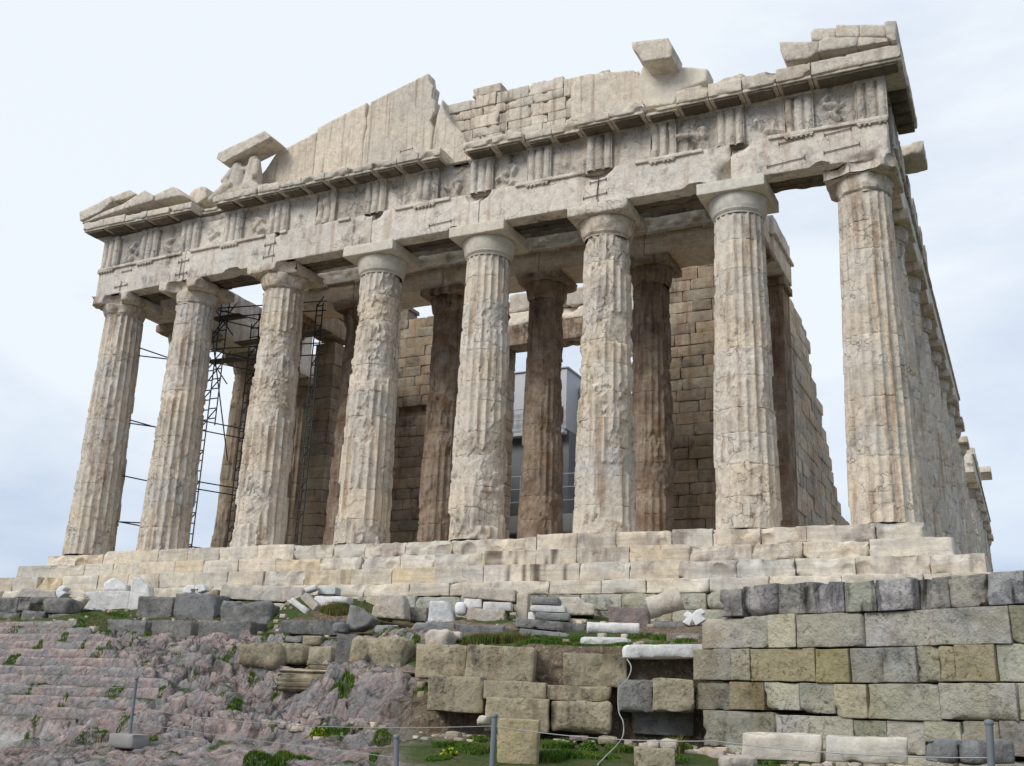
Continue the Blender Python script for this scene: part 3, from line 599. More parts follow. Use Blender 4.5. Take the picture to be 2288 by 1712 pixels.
# ---- stepped base (krepis)
def stepfront(z1, z0, xh, yf, seed, joints=None, lumps=()):
    mb = MB(); R = random.Random(seed); x = -xh
    while x < xh - .05:
        w = R.uniform(1.15, 1.75)
        if xh - x - w < .7: w = xh - x
        u = (x + w / 2); worn = 0
        for (a, b, k) in lumps:
            if a < u < b: worn = k
        dz = -R.uniform(0, .02) - worn * .05; j = R.uniform(0, .035)
        bt = []
        if worn:
            for q in range(int(2 + worn * 4)): bt.append(((R.uniform(x, x + w), yf - .10, z1 + R.uniform(-.05, .14)), R.uniform(.14, .34)))
            if R.random() < worn * .6: bt.append(((R.uniform(x, x + w), yf - .15, z0 + .1), R.uniform(.2, .34)))
        elif R.random() < .3: bt.append(((x + R.choice((0, w)), yf - .06, z1 + .05), R.uniform(.12, .24)))
        V_, F_2 = stone((x + .004, yf + j, z0), (x + w - R.choice((.004, .012)), yf + 1.6, z1 + dz), .06 if worn else .1, .008, .008 + .02 * worn, .05 + .05 * worn, R.randint(1, 9999), bt, mx=40)
        tn_ = np.tile(np.array((1.0, .93, .81) if R.random() < .10 else tone(R.random(), .13, .035)), (len(V_), 1))
        q_ = fbm(V_ * np.array([4.5, 1, .5]) + 3, 4, 41); g_ = fbm(V_ * np.array([.8, 1, 2.]), 3, 42)
        drip = ss(.50, .60, q_) * ss(.35, .55, g_) * (.85 if (z1 < -.5 and 3.0 < u < 7.0) else .30 if worn else .14)      # black lichen runs
        mb.add(V_, F_2, tn_ * (1 - drip[:, None] * np.array([.85, .88, .9])))
        x += w
    # south return
    y = yf + 1.6
    while y < 72:
        w = R.uniform(1.6, 2.4); mb.add(*stone((xh - 1.5, y, z0), (xh, y + w - .01, z1 - .01), .25, .015, .01, .04, R.randint(1, 999), mx=10), tone(R.random(), .07)); y += w
    y = yf + 1.6
    while y < 30:
        w = R.uniform(1.6, 2.4); mb.add(*stone((-xh, y, z0), (-xh + 1.5, y + w - .01, z1 - .01), .25, .015, .01, .04, R.randint(1, 999), mx=10), tone(R.random(), .07)); y += w
    return mb.build('step', M['step'], T)
stepfront(0, -.545, 15.44, 0, 61, lumps=[(-15.5, -13.3, 1.6), (-9, -8, .5), (6.5, 10.5, .35), (-4.5, -.9, .9), (-.9, 5.2, 1.3), (10.5, 15.5, .9)])
stepfront(-.55, -1.055, 16.14, -.7, 62, lumps=[(-15, -12.5, .4), (-3.4, 3.2, .9), (9.5, 14.6, .9)])
stepfront(-1.06, -1.565, 16.84, -1.4, 63, lumps=[(-14.6, -12.8, .7), (-4, 0, .25), (9.3, 16.9, .7)])
mb = MB(); R = random.Random(9); x = -17.0
while x < 17.2:
    w = R.uniform(1.0, 1.9); bt = [((R.uniform(x, x + w), -1.75, -1.55), R.uniform(.2, .32))] if R.random() < .55 else []
    mb.add(*stone((x, -1.66 + R.uniform(0, .05), -1.95), (x + w - .012, -.4, -1.575), .1, .02, .02, .07, R.randint(1, 999), bt, mx=24), tone(R.random(), .1)); x += w
mb.build('levelling_course', M['step'], T)
mb = MB(); x = -4.
for (z1, z0, yf) in ((-1.96, -2.4, -1.85), (-2.41, -2.85, -2.0), (-2.86, -3.4, -2.1)):
    x = -6
    while x < 21:
        w = R.uniform(.9, 1.5); mb.add(*stone((x, yf + R.uniform(0, .12), z0), (x + w - .02, -.5, z1 - R.uniform(0, .03)), .12, .03, .03, .1, R.randint(1, 999), mx=14), tone(R.random(), .25, .05)); x += w
mb.build('foundation', M['ashlar'], T)
mb = MB(); mb.add(*stone((-14.2, 1.4, -.5), (14.2, 69, -.012), 3, .02, 0, 0, 1)); mb.add(*stone((-11, 4.95, .01), (11, 66, .35), 2, .02, 0, 0, 1)); mb.add(*stone((-10.7, 5.2, .355), (10.7, 66, .7), 2, .02, 0, 0, 1)); mb.build('floor', M['step'], T)
# ---- iron cramps across the architrave cracks
for i, (fr, a, b, ln, ang) in enumerate([('z2',1755,840,.55,4),('z2',1735,930,.8,4),('z2',780,1100,.85,3),('z3',1300,812,.75,4),('z3',1325,915,1.0,4),('z3',980,1000,1.1,4),('z3',1015,868,.75,4),('z1',1130,645,.5,3),('z1',1115,722,.55,3),('z1',1665,540,.5,3),('z1',1655,615,.5,3),('z1',745,797,.65,3),('z1',780,705,.5,3),('z1',1660,575,.4,80),('z2',1752,880,.8,84),('z1',1112,690,.8,88),('z1',742,797,.4,85),('z2',575,650,.5,3)]):
    yy = YA - .03 if i != 17 else -.55
    p = aty(fr, a, b, yy); d = np.array([math.cos(rad(ang)), 0, math.sin(rad(ang))]) * ln / 2; d2 = np.array([0, 0, .06]); mb = MB(); mb.add(*tube(p - d, p + d, .013))
    if ang < 30: mb.add(*tube(p - d - d2, p - d + d2, .013)); mb.add(*tube(p + d - d2, p + d + d2, .013))
    mb.build('iron_cramp', M['iron'], T)

# ================================================================== statues in the pediment
def blobs(name, ell, mat, label, cat, vox=.035, amp=.03, seed=1):
    """a single remeshed body from overlapping tapered limbs"""
    bm = bmesh.new()
    for (a, b, ra, rb) in ell:
        a = np.array(a, float); b = np.array(b, float); n = 7
        for t in np.linspace(0, 1, n):
            p = a + (b - a) * t; r = ra + (rb - ra) * t
            bmesh.ops.create_icosphere(bm, subdivisions=2, radius=r, matrix=Matrix.Translation(Vector(p)))
    me = bpy.data.meshes.new(name + '_raw'); bm.to_mesh(me); bm.free(); tmp = bpy.data.objects.new(name + '_raw', me); COL.objects.link(tmp)
    md = tmp.modifiers.new('r', 'REMESH'); md.mode = 'VOXEL'; md.voxel_size = vox
    dg = bpy.context.evaluated_depsgraph_get(); dg.update(); ev = tmp.evaluated_get(dg); em = ev.to_mesh()
    V = np.array([v.co[:] for v in em.vertices]); N_ = np.array([v.normal[:] for v in em.vertices]); F4 = np.array([p.vertices[:] for p in em.polygons if len(p.vertices) == 4]); ev.to_mesh_clear()
    bpy.data.objects.remove(tmp); V = V + N_ * ((fbm(V * np.array([7, 7, 3.]), 3, seed) - .5) * 2 * amp)[:, None]
    o0 = V.mean(0); o0[2] = V[:, 2].min(); mb = MB(); mb.add(V, F4); o = mb.build(name, mat, None, o0); o.location = o0; return tag(o, label, cat)
s0 = aty('d', 505, 390, .25); s1 = aty('d', 540, 387, .25); h = 1.05
blobs('statue', [((s0[0]-.1, .2, 13.7), (s0[0]+.35, .3, 13.85), .36, .36), ((s0[0]+.25, .3, 13.9), (s0[0]+.2, .3, 14.5), .38, .36), ((s0[0]+.2, .3, 14.5), (s0[0]+.15, .25, 14.95), .36, .24), ((s0[0]+.05, .15, 14.8), (s0[0]-.2, -.05, 14.3), .17, .14), ((s0[0]-.2, -.05, 14.3), (s0[0]+.15, -.1, 14.05), .14, .11), ((s0[0]-.1, .05, 13.95), (s0[0]-.75, .0, 13.62), .3, .16),
    ((s1[0]+.1, .25, 13.7), (s1[0]+.12, .3, 14.4), .42, .35), ((s1[0]+.12, .3, 14.4), (s1[0]+.1, .3, 15.1), .36, .25), ((s1[0]+.3, .2, 14.95), (s1[0]+.42, .0, 14.35), .16, .14), ((s1[0]+.2, .05, 13.85), (s1[0]+.75, -.05, 13.6), .3, .17), ((s1[0]-.1, .2, 14.8), (s0[0]+.1, .2, 14.75), .12, .1)],
    M['cream'], 'pair of headless draped statues leaning together in the left half of the pediment', 'statue')
q0 = aty('d', 1530, 160, .1); q1 = aty('d', 1615, 150, .1)
blobs('statue', [((q0[0], .1, 13.72), (q0[0]+.5, .15, 13.85), .12, .2), ((q0[0]+.5, .15, 13.85), (q0[0]+1.0, .2, 13.9), .22, .24), ((q0[0]+1.0, .2, 13.9), (q1[0], .1, 13.8), .22, .1), ((q0[0]+.7, 0, 13.75), (q0[0]+1.3, -.05, 13.72), .14, .09)],
    M['cream'], 'worn reclining statue remnant lying on the cornice near the right pediment corner', 'statue', amp=.05, seed=4)

# ================================================================== blocks and marble pieces lying about
GP = []                                    # where the ground has to meet them
YAW0 = ROT[2]
def frag(fr, x0, y0, x1, y1, Y, dep, kind, name, cat, label, g=1, yaw=None, roll=0, r=.016, amp=.018, chip=.06, lump=0., shape='box', bites=(), group=None, parent=None, poly_=None, cell=.06, sink=.04):
    seed = int(abs(x0 * 7 + y0 * 13 + Y * 31)) % 9973
    R = random.Random(seed); yw = YAW0 * .75 + R.uniform(-.07, .07) if yaw is None else yaw
    cb = aty(fr, (x0 + x1) / 2, y1, Y); D = float((cb - CAM) @ FWD); s = D / FPX * FR[fr][2]
    w = (x1 - x0) * s; h = (y1 - y0) * s; off = abs(YAW0 - yw); w = max(.05, w - dep * math.sin(off) * .25) if shape == 'box' else w
    mb = MB(); tn = tone(seed, .1, .02)
    if shape == 'box': V, F = stone((-w/2, 0, 0), (w/2, dep, h), cell, r, amp, chip, seed, [(np.array(b[:3]) * [w/2, dep, h], b[3] * h) for b in bites], lump, mx=46)
    elif shape == 'boulder':
        V, F = stone((-w/2, 0, 0), (w/2, dep, h), cell, min(w, h, dep) * .25, amp * 1.5, chip, seed, (), .10 * min(w, h) + lump, mx=40)
        c_ = V.mean(0); f1, f2, ci = worley((V - c_) / (.55 * max(w, h)) + seed, seed); V = c_ + (V - c_) * (1 - .34 * (f1 - .4))[:, None]
    elif shape == 'drum':                   # a column drum lying on its side, axis along the width
        rr = h / 2; n = 40; prof = [(.02, -w/2), (rr * .97, -w/2 + .01), (rr, -w/2 + .04), *[(rr * random.Random(seed + q).uniform(.95, 1.02), -w/2 + .08 + (w - .16) * q / 9) for q in range(10)], (rr, w/2 - .04), (rr * .96, w/2 - .01), (.02, w/2)]; V, F = revolve(prof, n, 0, 0, seed, .02); V = np.stack([V[:, 2], V[:, 1] + rr, V[:, 0] + rr], 1); F = F[:, ::-1]
    elif shape == 'layer':                   # split, bedded limestone
        V, F = stone((-w/2, 0, 0), (w/2, dep, h), .045, .04, .02, chip, seed, (), lump, mx=50); lv = V[:, 2] / h * 5 + fbm(V * 1.2 + seed, 3, seed) * 2.2; V[:, 1] += .13 * np.abs((lv % 1) - .5) * 2 * (V[:, 1] < dep * .6) + .10 * _h(np.floor(lv).astype(np.int64), np.zeros(len(V), np.int64), np.zeros(len(V), np.int64), seed) * (V[:, 1] < dep * .6); V[:, 0] += (.12 * _h(np.floor(lv).astype(np.int64), np.ones(len(V), np.int64), np.zeros(len(V), np.int64), seed)) * np.sign(V[:, 0]) * -1.0 * (np.abs(V[:, 0]) > w * .42)
    elif shape == 'cap':
        ppts = [(-.5,0),(-.48,.5),(-.30,.88),(.05,1.),(.38,.92),(.5,.62),(.42,.45),(.22,.5),(.16,.38),(.28,.0)]; V, F = prism([(a * w * (1 if seed % 2 else -1), b * h) for a, b in (ppts if seed % 2 else ppts[::-1])], 0, dep, 'y', seed, .05, .008)
    elif shape == 'poly':
        V, F = prism([((p[0] - (x0 + x1) / 2) * s, (y1 - p[1]) * s) for p in poly_], 0, dep, 'y', seed, .12, amp)
    V = np.asarray(V)
    if roll: c, q = math.cos(rad(roll)), math.sin(rad(roll)); V = np.stack([V[:, 0] * c - V[:, 2] * q, V[:, 1], V[:, 0] * q + V[:, 2] * c], 1); V[:, 2] -= V[:, 2].min()
    mb.add(V, F, tn); loc = (cb[0] , cb[1], cb[2] - (sink if g else 0))
    o = mb.build(name, M[kind], None, (0, 0, 0)); o.location = loc; o.rotation_euler = (0, 0, yw)
    if label: tag(o, label, cat, group)
    if g: GP.append((cb[0], cb[1], cb[2] + .01)); GP.append((cb[0] - math.sin(yw) * dep * .6, cb[1] + math.cos(yw) * dep * .6, cb[2] + .03))
    return o
B, S_, F_ = 'stone_block', 'marble_slab', 'marble_fragment'
# -- left, under the temple corner
frag('z7',70,262,360,335,-3.2,.9,'cream',S_,'slab','pale marble slab with a sloping top below the left end of the steps',shape='poly',poly_=[(75,335),(110,285),(150,266),(225,285),(340,290),(358,335)])
frag('z7',350,282,420,338,-4.6,.35,'plaster','capital_fragment','capital','small bright white carved drum tilted beside the pale slab at far left',roll=38,shape='cap')
frag('z7',412,325,512,402,-4.8,.6,'cream','boulder','boulder','cream boulder between the dark wall end and the white marble relief',shape='boulder')
D_ = 'dark block of the ruined wall at far left, '
frag('z7',-60,330,105,422,-6.0,.9,'dark',B,'block',D_+'upper course, cut off',amp=.04,lump=.03)
frag('z7',105,336,180,412,-6.05,.8,'dark',B,'block',D_+'narrow, grooved',amp=.04,bites=[(.2,0,.8,.5)])
frag('z7',176,338,240,378,-6.1,.5,'grey',B,'block','small pale grey stone set into the dark ruined wall at far left',g=0)
frag('z7',235,336,428,432,-5.9,1.,'dark',B,'block',D_+'big rounded right end, upper course',amp=.05,lump=.06,r=.1)
frag('z7',-60,424,120,505,-6.2,.9,'dark',B,'block',D_+'lower course, cut off',amp=.04,lump=.04)
frag('z7',122,414,272,503,-6.15,.8,'dark',B,'block',D_+'middle of the lower course',amp=.04,lump=.05)
frag('z7',272,434,430,503,-6.1,.8,'dark',B,'block',D_+'right end of the lower course',amp=.04,lump=.04)
# white relief group
frag('z7',495,292,800,418,-4.9,.5,'white','marble_relief','relief','white carved marble slab with a diagonal edge leaning before the steps',amp=.02,shape='poly',poly_=[(495,410),(540,345),(470,305),(640,290),(800,290),(800,418)])
frag('z7',632,220,782,296,-4.7,.4,'white',F_,'fragment','white gabled marble piece standing on the carved relief slab',g=0,shape='poly',poly_=[(635,296),(636,250),(690,220),(780,262),(782,296)])
frag('z7',785,206,925,420,-4.8,.4,'white',S_,'slab','tall white marble slab with a rounded top at the right of the relief',shape='poly',poly_=[(785,418),(790,206),(830,212),(895,262),(918,330),(925,420)])
# first dark row
frag('z7',830,326,1062,468,-5.6,.9,'dark',B,'block','dark grey squared block, left one of the tall upper row of three',r=.05)
frag('z7',1050,308,1332,472,-5.5,.9,'grey',B,'block','largest smooth grey block in the tall upper row, white capitals on its top',r=.04,amp=.012)
frag('z7',1335,352,1672,532,-5.7,1.,'dark',B,'block','rough dark eroded block at the right end of the tall upper row',r=.12,amp=.07,lump=.08)
frag('z7',1128,264,1200,312,-5.2,.3,'plaster','capital_fragment','capital','small bright white capital piece on the grey block, left of the two',g=0,shape='cap')
frag('z7',1205,264,1270,312,-5.2,.3,'plaster','capital_fragment','capital','small bright white tilted capital piece on the grey block, right of the two',g=0,roll=20,shape='cap')
lb = frag('z7',1345,264,1870,358,-3.4,.7,'cream',B,'block','long cream marble beam with small square holes at the foot of the steps',roll=-1.5,chip=.09)
frag('z7',1285,284,1345,330,-3.0,.4,'tan',B,'block','small tan stone just left of the long beam with holes')
frag('z7',1560,368,1760,452,-4.2,.8,'cream',B,'block','shadowed cream block under the right end of the long beam',amp=.03)
# second dark row
for a in ((625,470,908,578,'left one of the low row of three, under the squared block'),(903,474,1192,592,'middle one of the low row of three'),(1193,476,1562,598,'right one of the low row of three, largest, chipped')):
    frag('z7',a[0],a[1],a[2],a[3],-7.3,.9,'dark',B,'block','long dark grey block, '+a[4],amp=.025,lump=.02,yaw=.22)
frag('z7',1700,472,2140,558,-7.2,.7,'dark',B,'block','long low dark block with pale broken sticks of marble on it',amp=.035,lump=.02,yaw=.25)
frag('z7',1765,405,1895,440,-7.0,.2,'white',F_,'fragment','thin white marble stick sloping down to the right on the long low dark block',g=0,roll=-32)
frag('z7',1830,372,1950,420,-6.8,.3,'cream',F_,'fragment','cream marble stick sloping down to the right behind the thin white one',g=0,roll=-40)
frag('z7',1720,440,1760,470,-7.0,.2,'cream',F_,'fragment','small pale pebble-like piece at the left end of the long low dark block',g=0,shape='boulder')
frag('z7',1930,322,2150,368,-5.2,.6,'white',S_,'slab','flat pale slab with broken ends, upper of two left of the grass tuft')
frag('z7',1930,366,2085,412,-5.4,.6,'cream',S_,'slab','broken cream slab under the flat pale one by the grass tuft')
frag('z7',1880,270,1960,306,-4.4,.3,'white',F_,'fragment','pair of small white chips above the flat pale slab',roll=20)
frag('z7',1955,264,2075,312,-4.0,.5,'white',S_,'slab','small bluish white slab at the foot of the steps, left of centre')
# tan blocks in the middle left
frag('z7',1410,602,1733,762,-10.3,1.1,'tan',B,'block','big rounded tan block beside the pink rock outcrop',r=.15,amp=.06,lump=.1)
frag('z7',1705,620,1890,742,-9.9,.8,'tan',B,'block','cracked tan block right of the big rounded tan one',r=.06,amp=.05,lump=.04)
frag('z7',1888,632,2045,746,-10.0,.8,'tan',B,'block','yellowish tan block with a flat top left of the dark grooved one',r=.04,amp=.04)
frag('z7',1862,566,1992,628,-8.8,.6,'tan',B,'block','small tan block half in grass above the yellowish one')
frag('z7',1755,570,1860,604,-8.6,.5,'dark',B,'block','small flat dark stone in grass above the cracked tan block')
frag('z8',-20,562,132,752,-11.2,.9,'dark',B,'block','dark grooved block left of the large mossy boulder-like block',amp=.04,bites=[(.1,0,.5,.3)])
frag('z7',1660,772,2068,908,-12.4,1.,'tan',B,'block','bedded yellowish limestone block split into layers, left one',shape='layer')
frag('z7',1845,752,2170,812,-11.6,.8,'tan',S_,'slab','thin split limestone slab lying over the left layered block',shape='layer',g=0)
frag('z8',62,562,430,790,-11.9,1.2,'tan',B,'block','large dark-topped block with rounded top, stained with black streaks',r=.16,amp=.05,lump=.08)
frag('z8',108,782,482,965,-12.6,1.1,'tan',B,'block','bedded limestone block split into layers, under the large stained block',shape='layer',lump=.05)
frag('z8',430,740,480,790,-12.0,.5,'dark','stone','stone','small dark stone wedged right of the large stained block',shape='boulder')
frag('z8',497,845,557,892,-13.2,.4,'tan','stone','stone','small tan stone wedged between the layered block and the middle wall, upper',shape='boulder')
frag('z8',492,900,550,950,-13.3,.4,'tan','stone','stone','small tan stone wedged between the layered block and the middle wall, lower',shape='boulder')
# slabs in the grass
frag('z8',62,378,228,532,-7.4,.7,'grey',B,'boulder','dark grey pointed rock standing in grass right of the broken sticks',shape='poly',poly_=[(62,532),(60,460),(75,378),(120,385),(225,460),(200,500),(120,532)],amp=.04)
frag('z8',-25,480,65,548,-7.8,.5,'grey','boulder','boulder','grey rounded rock at the left foot of the pointed rock',shape='boulder')
frag('z8',225,496,356,550,-8.4,.6,'grey','stone','stone','low bluish grey rounded stone sunk in the grass',shape='boulder')
frag('z8',470,486,735,548,-7.6,.7,'grey',S_,'slab','flat bluish grey slab below the upright slab with a red groove',amp=.02)
frag('z8',735,500,1045,566,-8.2,.7,'grey',S_,'slab','flat grey slab with a ragged lower edge in front of the stacked marbles',amp=.03,bites=[(.3,0,0,.5)])
frag('z8',540,532,702,646,-11.2,.7,'cream','boulder','boulder','pale pinkish boulder on the edge of the grass bank',shape='boulder',amp=.04)
frag('z8',680,530,772,598,-10.6,.6,'cream','stone','stone','pale flat stone leaning on the pinkish boulder',shape='boulder')
frag('z8',210,312,432,462,-5.4,.6,'cream',F_,'fragment','broken upright marble stump with two vertical faces in grass, left of centre',shape='poly',poly_=[(210,455),(225,390),(245,375),(258,312),(400,316),(422,360),(432,462)],amp=.03)
frag('z8',565,352,737,490,-6.4,.4,'white',S_,'slab','upright white marble slab with a red-brown vertical groove and dowel holes',shape='poly',poly_=[(565,488),(575,356),(675,352),(712,400),(737,490)],amp=.015)
frag('z8',727,356,800,438,-6.2,.35,'plaster','capital_fragment','capital','bright white rounded marble piece beside the grooved slab',r=.1,amp=.01,chip=.02)
frag('z8',436,392,560,480,-4.6,.6,'ashlar',B,'block','low grey foundation stones between the stump and the grooved slab')
frag('z8',1108,302,1185,482,-5.6,.5,'cream',B,'block','upright cream post-like block at the right of the stacked marbles',amp=.02)
frag('z8',775,290,1112,362,-5.9,.8,'cream',S_,'slab','long cream slab, topmost of the marble stack left of centre',g=0,roll=-3.5)
frag('z8',790,348,902,402,-6.0,.6,'white',B,'block','white pitted block in the marble stack, left in its second row',g=0,chip=.1,amp=.035)
frag('z8',905,370,1087,422,-6.0,.6,'white',B,'block','white pitted block in the marble stack, right in its second row',g=0,chip=.09,amp=.03)
frag('z8',800,408,1045,502,-6.1,.8,'cream',B,'block','wide cream block at the bottom of the marble stack',roll=-3)
frag('z8',1200,336,1382,384,-6.2,.5,'grey',B,'block','dark grey marble piece on top of the dark and white stack',g=0,r=.05)
frag('z8',1195,390,1420,430,-6.2,.6,'white',B,'block','white slab in the middle of the dark and white stack',g=0)
frag('z8',1228,432,1447,484,-6.3,.5,'grey',B,'block','dark blue grey slab at the bottom of the dark and white stack',g=0,r=.05)
frag('z8',1183,420,1235,494,-6.1,.4,'plaster',F_,'fragment','white upright chip at the left foot of the dark and white stack')
frag('z8',1250,470,1420,500,-5.9,.5,'dark',B,'block','low dark stone under the dark and white stack')
frag('z8',1375,326,1598,440,-5.2,.9,'cream',B,'block','large pale block with a broken notched top right of the dark and white stack',shape='poly',poly_=[(1375,400),(1385,330),(1500,326),(1540,360),(1595,366),(1598,435),(1430,440)],amp=.03)
frag('z8',1430,460,1550,498,-6.0,.5,'cream','stone','stone','half buried pale stone between the stack and the lying column piece',shape='boulder')
frag('z8',1107,486,1545,540,-8.3,.5,'dark',S_,'slab','long dark stained plank-like slab sloping in the middle of the grass',roll=-3,amp=.03,bites=[(.5,0,1,.5),(-.4,0,0,.4)])
frag('z8',1130,545,1440,592,-9.2,.5,'grey',S_,'slab','thin grey slab half sunk in grass under the dark plank-like one',roll=-4)
frag('z8',1550,482,1880,560,-8.4,.5,'white','column_fragment','column piece','smooth whitish unfluted column piece lying on its side',shape='drum',yaw=.38)
frag('z8',1502,572,1815,632,-10.2,.7,'white',S_,'slab','broad flat white slab with a scalloped front edge in the grass',bites=[(-.6,0,.2,.6),(.1,0,.1,.6)],chip=.1)
frag('z8',1420,642,1640,668,-11.6,.5,'grey',S_,'slab','thin pale sliver of slab barely showing above the grass')
frag('z8',1672,388,1940,542,-5.6,.9,'pink',B,'block','big brownish pink block with ragged face left of the round marble drum',amp=.06,lump=.05)
frag('z8',1945,478,2172,548,-6.9,.7,'dark',B,'block','dark bluish stone carrying the round marble drum',r=.1,amp=.03)
frag('z8',1945,335,2165,470,-7.0,.55,'cream','column_fragment','column piece','thick cream marble drum lying tilted on the dark stone',g=0,shape='drum',roll=18)
frag('z6',86,702,150,780,-7.2,.3,'plaster','capital_fragment','capital','bright white curved marble piece next to the drum, left of the pair',roll=-28,shape='cap')
frag('z6',178,700,272,778,-7.2,.3,'plaster','capital_fragment','capital','bright white curved marble piece near the tall wall, right of the pair',roll=32,shape='cap')
frag('z6',0,825,212,905,-8.6,.7,'pink',B,'block','low reddish brown block in front of the two bright white pieces')
frag('z8',1770,642,2275,722,-12.9,.55,'white',B,'block','long white marble beam with a square hole lying left of the tall wall',g=0,roll=2,bites=[(-.45,0,0,.35)],amp=.012)
# the low wall of tumbled blocks in the middle
W_ = 'block of the low middle wall, '
for (x0,y0,x1,y1,Y,k,l,kw) in [
    (488,642,800,838,-13.7,'tan','dark grey '+W_+'top row left, with a pale vertical band',dict(amp=.03)),
    (792,652,1218,872,-13.6,'tan','big clean tan '+W_+'top row, second from left',dict(amp=.02,roll=-1.5,r=.05)),
    (1406,697,1800,888,-13.0,'tan','grey tan '+W_+'top row right, split by a horizontal crack',dict(amp=.04,lump=.03,bites=[(.1,0,.55,.18)])),
    (560,842,908,1050,-13.9,'tan','plain tan '+W_+'second row left, wedge shaped',dict(amp=.025,roll=-1)),
    (912,867,1297,968,-13.8,'tan','low olive '+W_+'second row middle',dict(amp=.025)),
    (1300,892,1697,976,-13.4,'tan','low mossy '+W_+'second row right, with a brown end',dict(amp=.03)),
    (922,974,1312,1168,-13.9,'tan','pale shelly '+W_+'bottom row left',dict(amp=.025)),
    (1316,988,1702,1182,-13.5,'tan','pale '+W_+'bottom row right, cracked into rounded pieces',dict(amp=.04,r=.07,lump=.04)),
    (1745,858,1965,1046,-13.2,'dark','dark grey squared '+W_+'right of the pale hose',dict(amp=.025)),
    (1966,854,2215,1042,-13.2,'tan','light speckled '+W_+'touching the tall wall',dict(amp=.03))]:
    frag('z8',x0-5,y0-3,x1+5,y1+3,Y,.9,k,B,'block',l,g=0,yaw=.36,**kw)
frag('z8',1822,1046,2215,1190,-12.7,.6,'dark',B,'block','shadowed recessed block under the dark squared and the light speckled ones',g=0,yaw=.3)
frag('z8',1225,705,1400,880,-12.6,.6,'pink',B,'block','brown earthy block recessed in the gap of the low middle wall',g=0,yaw=.3,amp=.06)
frag('z8',868,1052,940,1112,-14.4,.4,'cream','stone','stone','small pale stone at the middle wall foot, left of the tan pillar block',shape='boulder')
frag('z8',1622,1185,1745,1232,-14.4,.4,'tan','stone','stone','flat tan stone at the foot of the middle wall by the hose')
frag('z8',1440,1178,1560,1208,-14.4,.3,'pink','stone','stone','low reddish stone at the foot of the middle wall, left of the hose')
# things in the foreground
frag('z8',990,1108,1250,1400,-17.0,.5,'ochre',B,'block','upright yellowish squared block with a small square hole behind the fence post',r=.02,amp=.012,chip=.03,g=0)
frag('z8',1852,1282,2100,1420,-16.6,.6,'tan',B,'block','low tan block in the grass near the foot of the tall wall',g=0)
frag('z8',1918,1225,2004,1285,-16.3,.3,'cream','stone','stone','rounded pale stone on the low tan block, left of the two',g=0,shape='boulder')
frag('z8',2008,1223,2108,1290,-16.2,.35,'cream','stone','stone','rounded pale stone on the low tan block, right of the two',g=0,shape='boulder')
frag('z6',445,1462,968,1632,-17.2,.6,'step',B,'block','long cream marble beam lying before the tall wall, left half with bulging end',g=0,lump=.04,amp=.03,yaw=.12,shape='box',r=.02)
frag('z6',972,1482,1500,1642,-17.35,.6,'step',B,'block','long cream marble beam lying before the tall wall, right half with tapered end',g=0,lump=.05,amp=.03,yaw=.12,r=.02)
frag('z6',1660,1490,1832,1655,-17.8,.5,'grey',B,'block','bluish grey lobed block at the foot of the tall wall, left one of the row',g=0,r=.06,amp=.03,lump=.05)
frag('z6',1830,1498,2010,1655,-17.8,.5,'grey',B,'block','bluish grey lobed block at the foot of the tall wall, middle one behind the post',g=0,r=.06,amp=.03,lump=.05)
frag('z6',2008,1492,2180,1655,-17.8,.5,'grey',B,'block','bluish grey lobed block at the foot of the tall wall, right one of the row',g=0,r=.06,amp=.03,lump=.05)
frag('z6',320,1602,560,1690,-17.6,.6,'cream','boulder','boulder','pale lilac boulder at the bottom edge left of the long beams',g=0,shape='boulder')
frag('z7',845,1040,985,1140,-13.95,.6,'pink','boulder','boulder','angular pinkish boulder right of the leaning post',g=0,shape='boulder',amp=.05)

# ================================================================== the tall ashlar wall on the right
WO = np.array([13.4, -13.1]); WD = np.array([math.cos(rad(-23)), math.sin(rad(-23))]); WN = np.array([WD[1], -WD[0]])
def onwall(fr, x, y):
    d = ray(*px(fr, x, y)); t = ((WO - CAM[:2]) @ WN) / (d[:2] @ WN); p = CAM + d * t; return float((p[:2] - WO) @ WD), float(p[2])
rw0 = onwall('z6', 350, 735)
rows = [ (0, [(335,560,735),(470,535,735),(688,525,722),(905,520,712),(1100,512,712),(1300,500,700),(1525,490,695),(1612,485,690),(1742,475,685),(1970,450,665),(2207,462,655),(2480,462,650),(2800,470,640)]),
         (1, [(215,740,928),(525,735,928),(630,720,928),(802,715,926),(1215,705,920),(1652,685,912),(2120,662,900),(2400,650,895),(2800,640,890)]),
         (2, [(165,932,1122),(400,932,1126),(520,930,1130),(922,928,1140),(1130,928,1145),(1335,922,1143),(1545,915,1138),(1680,912,1136),(1785,908,1136),(2035,900,1135),(2290,900,1135),(2800,900,1135)]),
         (3, [(170,1130,1308),(388,1135,1308),(602,1135,1310),(818,1135,1310),(1038,1148,1350),(1240,1148,1368),(1690,1145,1372),(2165,1140,1375),(2450,1140,1375),(2800,1140,1375)]),
         (4, [(232,1316,1540),(668,1316,1545),(1150,1372,1560),(1355,1374,1575),(1592,1376,1590),(1815,1378,1600),(2055,1378,1600),(2400,1378,1600),(2800,1378,1600)])]
rwp = onwall('z6', 1200, 1650)
RW = empty('retaining_wall', (WO[0], WO[1], -5.5), 'tall wall of big squared limestone blocks with a blackened top course, at right', 'wall')
mt, mf = MB(), MB(); zr = []
for ri, r_ in rows:
    zt_ = np.mean([onwall('z6', a[0] + 60, a[1])[1] for a in r_[:8]]) if ri else None
    zb_ = np.mean([onwall('z6', a[0] + 60, a[2])[1] for a in r_[:8]]); zr.append((zt_, zb_))
